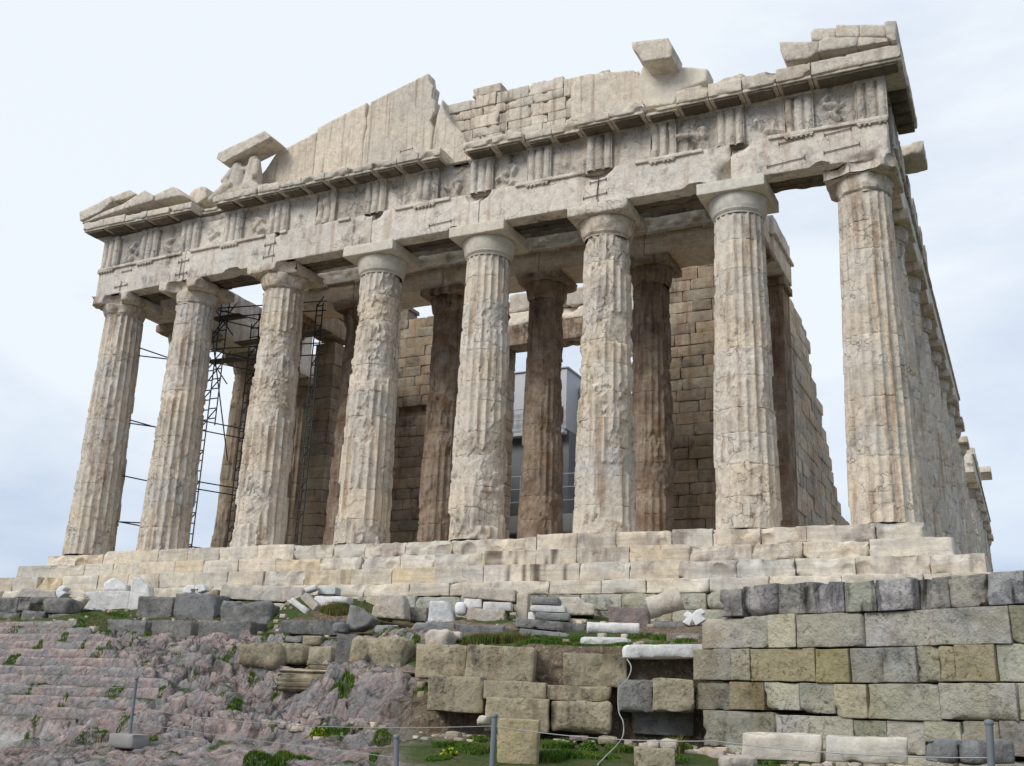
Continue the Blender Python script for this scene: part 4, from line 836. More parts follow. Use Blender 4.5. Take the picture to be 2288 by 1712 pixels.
for ri, r_ in rows:
    for i in range(len(r_) - 1):
        s0_ = onwall('z6', r_[i][0], (r_[i][1] + r_[i][2]) / 2)[0]; s1_ = onwall('z6', r_[i+1][0], (r_[i+1][1] + r_[i+1][2]) / 2)[0]
        z1_ = onwall('z6', (r_[i][0] + r_[i+1][0]) / 2, r_[i][1] if ri == 0 else (r_[i][1] + r_[i+1][1]) / 2)[1]; z0_ = onwall('z6', (r_[i][0] + r_[i+1][0]) / 2, (r_[i][2] + r_[i+1][2]) / 2)[1]
        sd_ = ri * 31 + i; R = random.Random(sd_ + 400); pr = R.uniform(-.03, .03) + (0.16 if (ri == 0 and i == 6) else 0)
        V, F = stone((s0_ + .003, pr, z0_ + .002), (s1_ - .003, .75, z1_ - .002), .055, .006 if ri else .012, .016 if ri else .025, .05 if ri else .08, sd_ + 500, (), .012 if ri else .02, mx=44)
        V = np.stack([WO[0] + WD[0] * V[:, 0] - WN[0] * V[:, 1], WO[1] + WD[1] * V[:, 0] - WN[1] * V[:, 1], V[:, 2]], 1)
        k = 1 + R.uniform(-.22, .22); t_ = {(2,7):(.92,.85,.70),(2,8):(.92,.85,.70),(2,2):(.92,.86,.72),(2,3):(.85,.8,.6),(2,0):(.8,.78,.78),(3,0):(.62,.6,.58),(3,1):(.82,.73,.56),(1,2):(1.3,1.3,1.3),(3,2):(1.3,1.32,1.35)}.get((ri, i), (k * (1 + R.uniform(-.04, .04)), k, k * (1 + R.uniform(-.1, .12))))
        (mt if ri == 0 else mf).add(V, F, t_)
    for e_ in range(5):                       # the wall carries on beyond the frame
        V, F = stone((s1_ + e_ * 1.3 + .003, R.uniform(-.03, .03), z0_ + .002), (s1_ + e_ * 1.3 + 1.297, .75, z1_ - .002), .1, .01, .02, .06, sd_ + 700 + e_, (), .02, mx=20)
        V = np.stack([WO[0] + WD[0] * V[:, 0] - WN[0] * V[:, 1], WO[1] + WD[1] * V[:, 0] - WN[1] * V[:, 1], V[:, 2]], 1); (mt if ri == 0 else mf).add(V, F, tone(sd_ + e_, .2, .06))
zbw = zr[-1][1]
for i, s_ in enumerate(np.arange(.3, 12, 1.1)):
    V, F = stone((s_, R.uniform(-.04, .02), zbw - .55), (s_ + 1.08, .7, zbw - .02), .1, .02, .02, .05, 900 + i); V = np.stack([WO[0] + WD[0] * V[:, 0] - WN[0] * V[:, 1], WO[1] + WD[1] * V[:, 0] - WN[1] * V[:, 1], V[:, 2]], 1); mf.add(V, F, tone(i, .2))
org = (WO[0], WO[1], -5.5); o = mt.build('top_course', M['soot'], RW, org); o = mf.build('block_facing', M['ashlar'], RW, org)
WTOP = onwall('z6', 800, 520)[1]

# ================================================================== terrain
def tps(pts):
    P = np.array(pts, float); n = len(P); d = np.linalg.norm(P[:, None, :2] - P[None, :, :2], axis=2); K = np.where(d > 0, d ** 2 * np.log(d + 1e-12), 0) + np.eye(n) * .6
    A = np.zeros((n + 3, n + 3)); A[:n, :n] = K; A[:n, n] = 1; A[:n, n+1:] = P[:, :2]; A[n, :n] = 1; A[n+1:, :n] = P[:, :2].T
    w = np.linalg.solve(A, np.concatenate([P[:, 2], [0, 0, 0]]))
    def f(X, Y):
        r = np.full(X.shape, w[n]) + w[n+1] * X + w[n+2] * Y
        for i in range(n):
            q = (X - P[i, 0]) ** 2 + (Y - P[i, 1]) ** 2; r = r + w[i] * .5 * q * np.log(q + 1e-12)
        return r
    return f
common = [(-26,2,-2.3),(-18,-1.6,-1.8),(-14,-2.2,-2.0),(-12,-4.5,-2.5),(-8,-2,-1.95),(-3,-2,-2.15),(-10,-7,-3.1),(-6,-8.3,-3.3),(-2,-8,-3.4),(-16,-8,-3.1),(-8,-13.7,-5.45),(-2,-13.6,-5.5),(2,-13.6,-5.5),(-16,-14,-5.4),
          (1,-9,-3.8),(2.5,-10.3,-4.3),(4,-11.7,-4.75),(3.2,-12.8,-5.15),(-9,-15.2,-5.9),(-3,-15.1,-5.88),(1.5,-15.2,-5.86),(4.5,-15.5,-5.75),(-6,-9.8,-3.95),(-6,-11.6,-4.75),(-1,-11,-4.55),(-12,-11,-4.4),(0,-20,-6.1),(-12,-22,-6.3),(6,-28,-6.6),(-30,-10,-4.5),(-30,-25,-6.6),(0,-32,-6.9),(25,-32,-6.9),(17.7,-28.5,-6.6)]
up = common + [(2,-2,-2.35),(7,-2,-2.6),(12,-2,-2.8),(17,-2,-2.85),(22,-2,-2.95),(5,-9,-3.5),(9.5,-9,-3.6),(13,-9,-3.5),(7,-12.5,-4.2),(8.5,-13.4,-4.05),(10.5,-12.3,-3.95),(12.8,-11.8,-3.9),(17,-12,-3.25),(22,-12,-3.25),(30,-10,-3.3),(30,-16,-3.4),(5.5,-12.2,-4.6),(6,-28,-6),(24,-16,-3.4)]
lo_ = common + [(5.5,-13.2,-5.25),(7,-13.8,-5.45),(8.5,-14.6,-5.45),(10.5,-14.1,-5.42),(12.5,-13.6,-5.42),(14.5,-14.2,-5.5),(17.5,-15.4,-5.55),(21,-16.9,-5.6),(9,-16.8,-5.58),(12,-16.8,-5.55),(15,-17.6,-5.62),(13,-19.5,-5.8),(8,-19.5,-5.85),(18,-20,-5.9),(24,-20,-6.0),(30,-22,-6.3),(10,-11,-5.4),(16,-11,-5.4),(24,-14,-5.6)]
fU, fL = tps(up), tps(lo_)
pl = [(3.5,-11.3),(5.6,-12.9),(8.2,-13.9),(11.0,-13.45),(12.6,-12.9),(13.3,-12.75),(17.5,-14.55),(24,-17.4),(40,-24.)]
def wally(X): return np.interp(X, [p[0] for p in pl], [p[1] for p in pl])
GP = np.array(GP)
def ground(X, Y, detail=True):
    X = np.asarray(X, float); Y = np.asarray(Y, float)
    sb = Y - wally(X) - .25; m = ss(0, .35, sb) ; m = np.where(X < 4.2, .5, m); m = m * ss(3.0, 6., X) + .5 * (1 - ss(3.0, 6., X))
    z = fU(X, Y) * m + fL(X, Y) * (1 - m)
    num = np.zeros_like(z); den = np.full_like(z, .25)
    for g in GP:
        gz = g[2]; base = fU(np.array([g[0]]), np.array([g[1]]))[0] if g[1] > np.interp(g[0], [p[0] for p in pl], [p[1] for p in pl]) else fL(np.array([g[0]]), np.array([g[1]]))[0]
        w = np.exp(-(((X - g[0]) ** 2 + (Y - g[1]) ** 2) / .65)); num += w * (gz - base); den += w
    z = z + num / den * np.where(X > 5, m, 1)
    return z
def axis_(a, b, st, far, g=1.35):
    c = list(np.arange(a, b + 1e-6, st)); s = st; x = b
    while x < far: s *= g; x += s; c.append(x)
    s = st; x = a; l = []
    while x > -far: s *= g; x -= s; l.append(x)
    return np.array(l[::-1] + c)
gx = axis_(-12, 22, .05, 3000); gy = axis_(-18.5, -1.2, .045, 3000)
X, Y = np.meshgrid(gx, gy); n, nz = len(gx), len(gy); XF, YF = X.ravel(), Y.ravel()
Xc, Yc = np.clip(XF, -30, 32), np.clip(YF, -30, -.5); Z = ground(Xc, Yc)
beh = ss(-1.2, 1, YF); Z = Z * (1 - beh) + (-2.9) * beh                       # level terrace under and behind the temple
dist = np.maximum(np.maximum(np.abs(XF) - 60, np.abs(YF) - 95), 0); Z = Z - np.minimum(dist * .35, 90)
P3 = np.stack([XF, YF, XF * 0], 1); near = (np.abs(XF - 3.5) < 22) & (YF < -1) & (YF > -24)
rock = ss(8.6, 7.4, XF + (YF + 12) * .55 + 1.2 * (fbm(P3 * .8, 3, 5) - .5) * 2) * ss(-7.6, -8.4, YF + .5 * (fbm(P3 * .9, 2, 6) - .5))
# rock-cut steps on the left
wob = .22 * (fbm(P3 * np.array([.7, .3, 1]), 3, 11) - .5) + .05 * (fbm(P3 * 3, 3, 12) - .5)
yy = -(YF + wob * .8) - 8.2; kk = yy / .5; fk = kk - np.floor(kk); lvl = np.floor(kk) + ss(.76, .96, fk)
edge = np.minimum(-4.4 + np.clip(-8.2 - YF, 0, 9) * 1.68, 2.7) + 1.3 * (fbm(P3 * .9, 3, 13) - .5)
stm = ss(.08, -.08, XF - edge) * ss(-8.0, -8.3, YF) * ss(-13.9, -13.7, YF)
zst = -3.24 - .20 * lvl + .03 * (fbm(P3 * 2, 3, 14) - .5)
f1, f2, cid = worley(P3 * np.array([.75, 1.3, 1]) + fbm(P3 * 1.3, 3, 15)[:, None] * .8, 21)
g1, g2, cid2 = worley(P3 * np.array([2.0, 3.2, 1]) + fbm(P3 * 2, 3, 16)[:, None] * .7, 22)
tilt = ((cid * 37 % 1) - .5) * (XF % 1.3 - .65) * .0
h1, h2, cid3 = worley(P3 * np.array([5, 7, 1.]), 23)
k2 = (-YF + 1.5 * (fbm(P3 * .55, 3, 31) - .5) + (cid - .5) * .9) / .85; fr2 = k2 - np.floor(k2)
lime = .36 * (fr2 - ss(.72, .97, fr2)) - .12 + (cid - .5) * .16 + (cid2 - .5) * .22 + (cid3 - .5) * .10 + .10 * (fbm(P3 * 3.2, 6, 17) - .5) - .16 * ss(.045, .0, f2 - f1) - .07 * ss(.06, 0, g2 - g1)
lime = lime * (1 - .55 * ss(-14.9, -15.2, YF)) - .10 * ss(-15.5, -15.8, YF)
lime_s = (cid - .5) * .035 + .05 * (fbm(P3 * 3.2, 5, 18) - .5) - .06 * ss(.035, .0, f2 - f1)
Zr = Z + lime; Zs = zst + lime_s
Z2 = Z * (1 - rock) + Zr * rock; Z2 = Z2 * (1 - stm) + Zs * stm
path = ss(-13.9, -14.05, YF + .12 * (fbm(P3 * 1.2, 3, 19) - .5)) * ss(-15.7, -15.5, YF) * ss(2.6, 1.6, XF)
Z2 = Z2 * (1 - path) + (-5.86 + .02 * fbm(P3 * 4, 2, 20)) * path
soil = (1 - rock); Z2 = Z2 + soil * near * (.10 * (fbm(P3 * 1.5, 4, 23) - .5) + .05 * (fbm(P3 * 6, 3, 24) - .5))
Zfin = np.where(near, Z2, Z)
wear_shading = np.full(len(XF), .5); lip = ss(.60, .70, fk) * ss(.84, .76, fk); foot = np.maximum(ss(.90, .98, fk), ss(.09, .0, fk)); wear_shading = wear_shading + stm * (.5 * lip - .42 * foot * ss(.35, .6, fbm(P3 * 1.1, 3, 33)))  # worn lips also lightened as if skylit, dirty riser feet deepened like shade
ro = rock * (1 - stm); lip2 = ss(.58, .68, fr2) * ss(.84, .74, fr2); wear_shading = wear_shading + ro * (.4 * lip2 - .5 * np.maximum(ss(.06, .0, f2 - f1), .8 * ss(.06, 0, g2 - g1)) - .25 * ss(.9, .99, fr2)); wear_shading = np.clip(wear_shading, 0, 1)
moss = ss(.50, .60, fbm(P3 * .9 + 4, 4, 25)) * .7 + .55 * ss(.05, .0, f2 - f1) * ss(.45, .6, fbm(P3 * .7, 2, 26))
grassm = soil * ss(.36, .46, fbm(P3 * .7 + 9, 3, 27)) 
wd = YF - wally(XF); bank = ss(-.5, -.1, wd) * ss(.9, .5, wd) * ss(5, 6, XF); grassm = grassm * (1 - .85 * bank)
C = np.stack([np.clip(np.maximum(rock, stm), 0, 1), np.clip(grassm, 0, 1), path], 1)
gm = bpy.data.materials.new('ground of pink limestone and soil'); gm.use_nodes = True
def ground_mat():
    nt = gm.node_tree; nt.nodes.clear(); N = nt.nodes.new; L = nt.links.new
    out = N('ShaderNodeOutputMaterial'); bs = N('ShaderNodeBsdfPrincipled'); L(bs.outputs[0], out.inputs[0]); bs.inputs['Roughness'].default_value = .9; bs.inputs['Specular IOR Level'].default_value = .25
    P = N('ShaderNodeNewGeometry').outputs['Position']; at = N('ShaderNodeAttribute'); at.attribute_name = 'tone'; sp = N('ShaderNodeSeparateColor'); L(at.outputs['Color'], sp.inputs[0])
    def noise(sc, det=5, ro=.6, dist=0):
        q = N('ShaderNodeTexNoise'); q.inputs['Scale'].default_value = sc; q.inputs['Detail'].default_value = det; q.inputs['Roughness'].default_value = ro; q.inputs['Distortion'].default_value = dist; L(P, q.inputs[0]); return q.outputs[0]
    def mr(x, a, b, c=0, d=1):
        q = N('ShaderNodeMapRange'); q.inputs[1].default_value = a; q.inputs[2].default_value = b; q.inputs[3].default_value = c; q.inputs[4].default_value = d; L(x, q.inputs[0]); return q.outputs[0]
    def mix(f, a, b, bt='MIX'):
        q = N('ShaderNodeMix'); q.data_type = 'RGBA'; q.blend_type = bt
        for i, x in ((0, f), (6, a), (7, b)):
            if isinstance(x, (int, float)): q.inputs[i].default_value = x
            elif isinstance(x, tuple): q.inputs[i].default_value = (*x, 1)
            else: L(x, q.inputs[i])
        return q.outputs[2]
    rk_ = mix(mr(noise(1.3, 9, .72, .8), .44, .56), (.345, .275, .255), (.25, .245, .245)); rk_ = mix(mr(noise(4, 8, .75), .52, .70, 0, .5), rk_, (.40, .34, .34)); rk_ = mix(mr(noise(1.9, 8, .75, .5), .60, .68, 0, .55), rk_, (.27, .16, .11)); rk_ = mix(mr(noise(3.1, 8, .75, .5), .60, .68, 0, .5), rk_, (.10, .09, .085))
    rk_ = mix(1., rk_, mix(mr(noise(9, 8, .75), .3, .7), (.5, .48, .48), (1.3, 1.29, 1.28)), 'MULTIPLY')
    vo = N('ShaderNodeTexVoronoi'); vo.feature = 'DISTANCE_TO_EDGE'; vo.inputs['Scale'].default_value = 1.7; dv = N('ShaderNodeTexNoise'); dv.inputs['Scale'].default_value = 1.2; dv.inputs['Detail'].default_value = 7; L(P, dv.inputs[0])
    vm = N('ShaderNodeVectorMath'); vm.operation = 'MULTIPLY_ADD'; L(dv.outputs[1], vm.inputs[0]); vm.inputs[1].default_value = (1.6, 1.6, 1.6); L(P, vm.inputs[2]); L(vm.outputs[0], vo.inputs['Vector'])
    ck = mr(vo.outputs[0], 0, .03, 1, 0); ckn = N('ShaderNodeMath'); ckn.operation = 'MULTIPLY'; L(ck, ckn.inputs[0]); L(mr(noise(.9, 4), .42, .6), ckn.inputs[1]); rk_ = mix(ckn.outputs[0], rk_, (.10, .075, .06))
    wn = N('ShaderNodeAttribute'); wn.attribute_name = 'wear_shading'; rk_ = mix(1., rk_, mix(mr(wn.outputs['Fac'], .5, 1.), (1., 1., 1.), (1.5, 1.48, 1.45)), 'MULTIPLY'); rk_ = mix(mr(wn.outputs['Fac'], .45, .05, 0, .85), rk_, (.06, .05, .035))  # lip light and crevice shade go into the rock colour with the wear
    gs = N('ShaderNodeNewGeometry'); ns = N('ShaderNodeSeparateXYZ'); L(gs.outputs['Normal'], ns.inputs[0]); mossy = N('ShaderNodeMath'); mossy.operation = 'MULTIPLY'; L(mr(ns.outputs[2], .6, .9), mossy.inputs[0]); L(mr(noise(1.3, 6, .7), .54, .64), mossy.inputs[1])
    rk_ = mix(mossy.outputs[0], rk_, (.055, .085, .02))
    so_ = mix(mr(noise(1.2, 7, .7), .4, .6), (.14, .10, .065), (.22, .17, .12)); so_ = mix(mr(noise(12, 6, .7), .55, .62), so_, (.35, .30, .25))
    gr = mix(mr(noise(3, 8, .75), .4, .6), (.040, .085, .012), (.10, .10, .035))
    so_ = mix(sp.outputs[1], so_, gr); c = mix(sp.outputs[0], so_, rk_); c = mix(sp.outputs[2], c, mix(mr(noise(6, 6, .7), .4, .6), (.42, .40, .37), (.52, .50, .47)))
    L(c, bs.inputs['Base Color']); b = N('ShaderNodeBump'); b.inputs['Distance'].default_value = .08; b.inputs['Strength'].default_value = 1.0
    h = N('ShaderNodeMath'); h.operation = 'ADD'; L(noise(5, 10, .75), h.inputs[0]); L(noise(1.7, 6, .6), h.inputs[1])
    for sc_, am in ((3.0, 1.6), (8., .6)):
        v3 = N('ShaderNodeTexVoronoi'); v3.inputs['Scale'].default_value = sc_; v3.inputs['Randomness'].default_value = 1; L(vm.outputs[0], v3.inputs['Vector']); q3 = N('ShaderNodeMath'); q3.operation = 'MULTIPLY_ADD'; L(v3.outputs[0], q3.inputs[0]); q3.inputs[1].default_value = am; L(h.outputs[0], q3.inputs[2]); h = q3
    L(h.outputs[0], b.inputs['Height']); L(b.outputs[0], bs.inputs['Normal'])
ground_mat()
i = np.arange(nz - 1)[:, None]; j = np.arange(n - 1)[None]; a = i * n + j; F = np.stack([a, a + 1, a + n + 1, a + n], 2).reshape(-1, 4)
mb = MB(); mb.add(np.stack([XF, YF, Zfin], 1), F, C); g_o = mb.build('ground', gm); wa_ = g_o.data.attributes.new('wear_shading', 'FLOAT', 'POINT'); wa_.data.foreach_set('value', wear_shading.astype(np.float32)); tag(g_o, kind='structure')
g_o['label'] = 'rocky hillside of pink grey limestone with cut steps, soil and grass'
# sampling the finished ground
ZG_ = Zfin.reshape(nz, n)
def gz(x, y):
    x = np.asarray(x, float); y = np.asarray(y, float); ix = np.clip(np.searchsorted(gx, x) - 1, 0, n - 2); iy = np.clip(np.searchsorted(gy, y) - 1, 0, nz - 2)
    tx_ = (x - gx[ix]) / (gx[ix+1] - gx[ix]); ty_ = (y - gy[iy]) / (gy[iy+1] - gy[iy])
    return (ZG_[iy, ix] * (1 - tx_) + ZG_[iy, ix+1] * tx_) * (1 - ty_) + (ZG_[iy+1, ix] * (1 - tx_) + ZG_[iy+1, ix+1] * tx_) * ty_
def hit(fr, x, y):
    d = ray(*px(fr, x, y)); d = d / np.linalg.norm(d[:2]); t = np.arange(7, 34, .03); p = CAM[None] + d[None] * t[:, None]; u = p[:, 2] < gz(p[:, 0], p[:, 1])
    k = int(np.argmax(u)) if u.any() else len(t) - 1; return p[k]

# ================================================================== grass
def grass(name, spots, label, mat, seed, hh=(.05, .15), ww=.010, dens=1.):
    R = np.random.RandomState(seed); allP = []
    for (fr, x, y, rx, ry, cnt) in spots:
        c = hit(fr, x, y); D = (c - CAM) @ FWD; s = D / FPX * FR[fr][2]; k = int(cnt * dens); t = R.rand(k) * 6.283; q = np.sqrt(R.rand(k))
        dx, dy = q * np.cos(t) * rx * s, q * np.sin(t) * max(ry * s * 2.2, .12); r_ = RM[:2, 0] / np.linalg.norm(RM[:2, 0]); f_ = FWD[:2] / np.linalg.norm(FWD[:2])
        allP.append(np.stack([c[0] + dx * r_[0] + dy * f_[0], c[1] + dx * r_[1] + dy * f_[1]], 1))
    P = np.concatenate(allP); P = P[P[:, 1] > -18.4]; sl_ = np.abs(gz(P[:, 0], P[:, 1] + .12) - gz(P[:, 0], P[:, 1] - .12)) / .24; P = P[sl_ < 1.1 + .5 * R.rand(len(P))]; k = len(P); z = gz(P[:, 0], P[:, 1]) - .01; h = R.uniform(*hh, k) * (.5 + 1.0 * vn(np.stack([P[:, 0] * 2, P[:, 1] * 2, P[:, 0] * 0], 1), 3)); a = R.rand(k) * 6.283; l = R.uniform(.1, .6, k) * h; w = ww * R.uniform(.6, 1.5, k)
    B_ = np.stack([P[:, 0], P[:, 1], z], 1); sd = np.stack([-np.sin(a), np.cos(a), a * 0], 1) * w[:, None]; ld = np.stack([np.cos(a) * l, np.sin(a) * l, h], 1); mid = np.stack([np.cos(a) * l * .35, np.sin(a) * l * .35, h * .6], 1)
    V = np.stack([B_ - sd, B_ + sd, B_ + mid + sd * .7, B_ + mid - sd * .7, B_ + ld], 1).reshape(-1, 3); o_ = np.arange(k) * 5
    tn = (R.uniform(.55, 1.5, k)[:, None] * np.stack([1 + R.uniform(-.2, .35, k), np.ones(k), np.ones(k)], 1)).repeat(5, 0)
    mb = MB(); mb.add(V, np.stack([o_, o_ + 1, o_ + 2, o_ + 3], 1), tn); mb.add(np.zeros((0, 3)), np.zeros((0, 3), int), np.zeros((0, 3)))
    mb.f.append(np.stack([o_ + 3, o_ + 2, o_ + 4], 1)); o = mb.build(name, mat); tag(o, label, 'grass', None, 'stuff'); return o
M['grass'] = stone_mat('grass', (.065,.155,.018), (.115,.18,.03), st=.2, stain=(.16,.15,.05), dk=0, crack=0, pit=0, bump=0, big=2)
M['dry'] = stone_mat('dry grass', (.17,.16,.05), (.10,.13,.03), st=.2, stain=(.2,.15,.07), dk=0, crack=0, pit=0, bump=0, big=2)
sp = []
for (x, y, rx, ry, c) in [(800,620,120,30,2600),(1000,600,180,36,6500),(1200,640,260,46,11000),(1400,605,180,36,6000),(1600,650,220,30,6000),(1750,690,60,25,900),(1850,590,100,20,1300),(2050,600,120,18,1400),(1290,700,120,20,2200),(1340,850,60,35,900),(430,600,60,40,1000),(470,640,50,40,900),(140,548,80,14,700),(300,575,90,12,900),(640,590,60,12,600),
    (1900,760,60,14,500),(2150,700,60,40,900),(1950,800,160,20,900),(1340,1270,130,60,4500),(1440,1230,90,50,2600),(1300,1340,120,50,2600),(1600,1250,120,25,2200),(1760,1290,90,60,2600),(1560,1330,200,40,3400),(850,1300,110,60,3800),(700,1260,110,40,2600),(640,1340,80,40,1500),(880,1230,60,20,900),(60,870,70,30,900),(520,960,50,25,500),(30,1180,90,12,700),(280,1235,60,14,500),(2120,1340,50,60,1100),(2140,1220,60,20,500),(240,1330,30,20,200)]: sp.append(('z8', x, y, rx, ry, c))
for (x, y, rx, ry, c) in [(500,520,55,30,700),(540,450,60,14,400),(720,452,80,12,600),(1340,462,45,14,400),(390,600,30,22,350),(230,660,28,25,350),(70,735,60,18,500),(90,545,60,12,200),(940,572,60,14,500),(660,570,30,14,200),(810,620,16,70,700),(800,560,40,14,200),(1060,640,40,14,350),(1090,715,50,12,300),(900,760,40,14,350),(680,620,22,18,200),(510,650,18,14,100),(600,695,50,8,150),(1400,740,60,18,500),(1800,750,110,14,800),(1640,580,60,40,700),(1620,640,40,30,300),(1700,500,20,60,400),(1750,600,90,18,600),(1960,610,80,12,400),
    (1640,1360,160,30,2200),(1800,1345,150,25,2200),(2050,1190,130,10,800),(1690,1210,50,26,500),(1200,830,18,35,250),(1550,840,18,35,250),(1370,960,25,30,300),(1450,1010,60,25,600),(930,1225,80,16,700),(600,1210,70,10,300),(510,1195,50,8,200),(200,1180,50,16,250),(190,1140,18,30,200),(700,940,90,18,700),(260,880,35,14,200),(180,925,16,16,100),(390,990,30,6,80),(1870,910,40,12,200),(2100,910,100,14,700),(1700,960,40,25,250),(780,1095,60,8,200),(1000,910,25,20,120),(120,350,70,14,300),(1020,440,30,30,200)]: sp.append(('z7', x, y, rx * .85, ry * .8, c * .6))
for (x, y, rx, ry, c) in [(1450,1600,120,25,1400),(150,1000,60,30,800),(60,1080,60,20,400),(100,1560,60,60,1200),(600,1640,120,15,700),(180,640,60,10,100)]: sp.append(('z6', x, y, rx, ry, c))
grass('grass', sp, 'short bright green grass among the fallen blocks and in rock cracks', M['grass'], 3, (.025, .085), .009, 1.7)
grass('dry_grass', [('z8',-30,420,70,30,900),('z8',70,440,90,20,500),('z7',2080,430,70,35,1200),('z8',400,470,120,24,1400),('z8',250,470,100,20,900),('z8',900,640,120,20,900),('z8',1100,620,120,20,900),('z8',620,470,60,14,300),('z8',680,310,30,20,250),('z8',2090,1300,60,50,500)], 'taller yellowish dry grass tufts behind the fallen blocks', M['dry'], 5, (.08, .22), .008)
def rubble():
    R = np.random.RandomState(12); mb = MB(); k = 0
    while k < 700:
        if R.rand() < .5: x = R.uniform(4, 20); y = float(wally(np.array([x]))[0]) - R.uniform(.15, 1.3)
        else: x, y = R.uniform(-8, 15), R.uniform(-12.5, -2.3)
        if y < -8 and x < 6: continue
        z = float(gz(x, y)); q = R.uniform(.02, .08) * (1.5 if R.rand() < .12 else 1); d = np.array([q, q * R.uniform(.6, 1), q * R.uniform(.5, .9)]); c = np.array([x, y, z + .2 * q]); t = R.uniform(.45, 1.25); mb.add(*stone(c - d, c + d, .09, q * .4, .012, .03, k), (t, t * R.uniform(.92, 1), t * R.uniform(.82, 1))); k += 1
    tag(mb.build('rubble', M['cream']), 'small loose stones and marble chips scattered over the soil and grass', 'rubble', None, 'stuff')
rubble()
# small flowering bush
def bush(fr, x, y, w, h, label, col=None, n_=900, seed=2):
    c = hit(fr, x, y); D = (c - CAM) @ FWD; s = D / FPX * FR[fr][2]; R = np.random.RandomState(seed); k = n_; t = R.rand(k) * 6.283; ph = np.arccos(R.uniform(-.2, 1, k)); q = R.rand(k) ** .5
    Cn = np.stack([c[0] + q * np.sin(ph) * np.cos(t) * w * s / 2, c[1] + q * np.sin(ph) * np.sin(t) * w * s / 2, c[2] + .02 + q * np.cos(ph) * h * s], 1); a = R.normal(size=(k, 3)); a /= np.linalg.norm(a, axis=1, keepdims=True); b = np.cross(a, R.normal(size=(k, 3))); b /= np.linalg.norm(b, axis=1, keepdims=True); l = .022
    V = np.stack([Cn - a * l, Cn + b * l * .5, Cn + a * l, Cn - b * l * .5], 1).reshape(-1, 3); o_ = np.arange(k) * 4
    tn = np.where(R.rand(k)[:, None] < (.45 if col else 0), np.array([[7., 3.4, 1.6]]), R.uniform(.6, 1.4, k)[:, None] * np.ones((1, 3))).repeat(4, 0); mb = MB(); mb.add(V, np.stack([o_, o_+1, o_+2, o_+3], 1), tn)
    e = empty('bush', tuple(c), label, 'plant'); mb.build('foliage', M['grass'], e, tuple(c)); mb = MB()
    for q_ in range(7): p = Cn[q_ * 5]; mb.add(*tube(c - [0, 0, .03], p, .004))
    mb.build('stem', M['iron'], e, tuple(c))
bush('z7', 1960, 1205, 95, 60, 'small yellow flowering bush on the pink rock outcrop', True)
bush('z8', 700, 1320, 110, 40, 'low yellow flowering weed in the grass left of the tan pillar block', True, 600, 3)
bush('z8', 695, 330, 70, 34, 'small dark green shrub growing on the foundation under the steps', None, 500, 4)
bush('z8', 1560, 1290, 120, 50, 'low bushy green plant by the foot of the hose', None, 1200, 6)

# ================================================================== posts, wires, hose
def post(fr, xt, yt, xb, yb, Y, r, label, base=False):
    b = aty(fr, xb, yb, Y); t = aty(fr, xt, yt, Y); loc = (b[0], b[1], b[2]); e = empty('fence_post', loc, label, 'post'); mb = MB(); mb.add(*tube(b - [0, 0, .3 if not base else .0], t, r, 12)); V, F = revolve([(r, 0), (r * 1.25, .01), (r * 1.2, .04), (.003, .05)], 12); mb.add(V + t, F); mb.build('pole', M['post'], e, loc)
    if base: mb = MB(); mb.add(*stone(b - [.25, .18, .18], b + [.25, .18, .03], .06, .03, .01, .03, 5)); mb.build('base', M['concrete'], e, loc)
    else: mb = MB(); mb.add(*stone(b - [.09, .09, .34], b + [.09, .09, -.24], .06, .02, .01, .03, 5)); mb.build('base', M['concrete'], e, loc)
    return t, b
pA = post('z7', 842, 850, 800, 1195, -15.6, .026, 'grey metal post leaning slightly on a concrete slab, at left', True)
pB = post('z8', 375, 1215, 385, 1450, -18.2, .028, 'short grey post at the bottom edge, left of the tan pillar block')
pC = post('z8', 981, 1085, 962, 1440, -18.0, .030, 'grey metal post right in front of the tan upright block')
pD = post('z6', 1992, 1405, 2000, 1720, -18.6, .030, 'bluish grey post before the tall wall near the right edge')
def wire(name, pts, r, mat, label, cat):
    mb = MB(); 
    for a, b in zip(pts[:-1], pts[1:]): mb.add(*tube(a, b, r, 5))
    o = mb.build(name, M[mat], None, pts[0]); o.location = pts[0]; tag(o, label, cat)
def sag(a, b, s, n_=14): a, b = np.array(a), np.array(b); return [a + (b - a) * t - np.array([0, 0, s * 4 * t * (1 - t)]) for t in np.linspace(0, 1, n_)]
wire('wire', sag(pC[0] * .86 + pC[1] * .14, aty('z6', 300, 1500, -18.2), .05), .0045, 'wire', 'thin fence wire from the middle post toward the tall wall', 'wire')
wire('wire', sag(aty('z6', 300, 1500, -18.2), pD[0] - [0, 0, .25], .04), .0045, 'wire', 'thin fence wire running across the tall wall to the right post', 'wire')
wire('wire', sag(pC[0] * .86 + pC[1] * .14, pA[0] - [0, 0, .4], .12, 20), .0045, 'wire', 'thin fence wire from the middle post to the leaning left post', 'wire')
wire('wire', sag(pA[0] - [0, 0, .1], aty('z7', -150, 870, -14.5), .05), .0045, 'wire', 'thin fence wire from the leaning post to the left edge', 'wire')
wire('wire', sag(pA[1] + [0, 0, .2], aty('z8', 385, 1330, -18.2), .02), .0045, 'wire', 'low thin wire from the concrete slab to the short post', 'wire')
hp = [('z8',1800,722,-13.25),('z8',1826,775,-13.6),('z8',1800,850,-13.7),('z8',1750,905,-13.75),('z8',1748,1040,-13.8),('z8',1776,1110,-13.85),('z8',1776,1190,-14.0),('z8',1740,1250,-15.2),('z8',1660,1330,-16.4),('z8',1605,1390,-17.2)]
pts = [aty(*q) for q in hp]; P_ = []
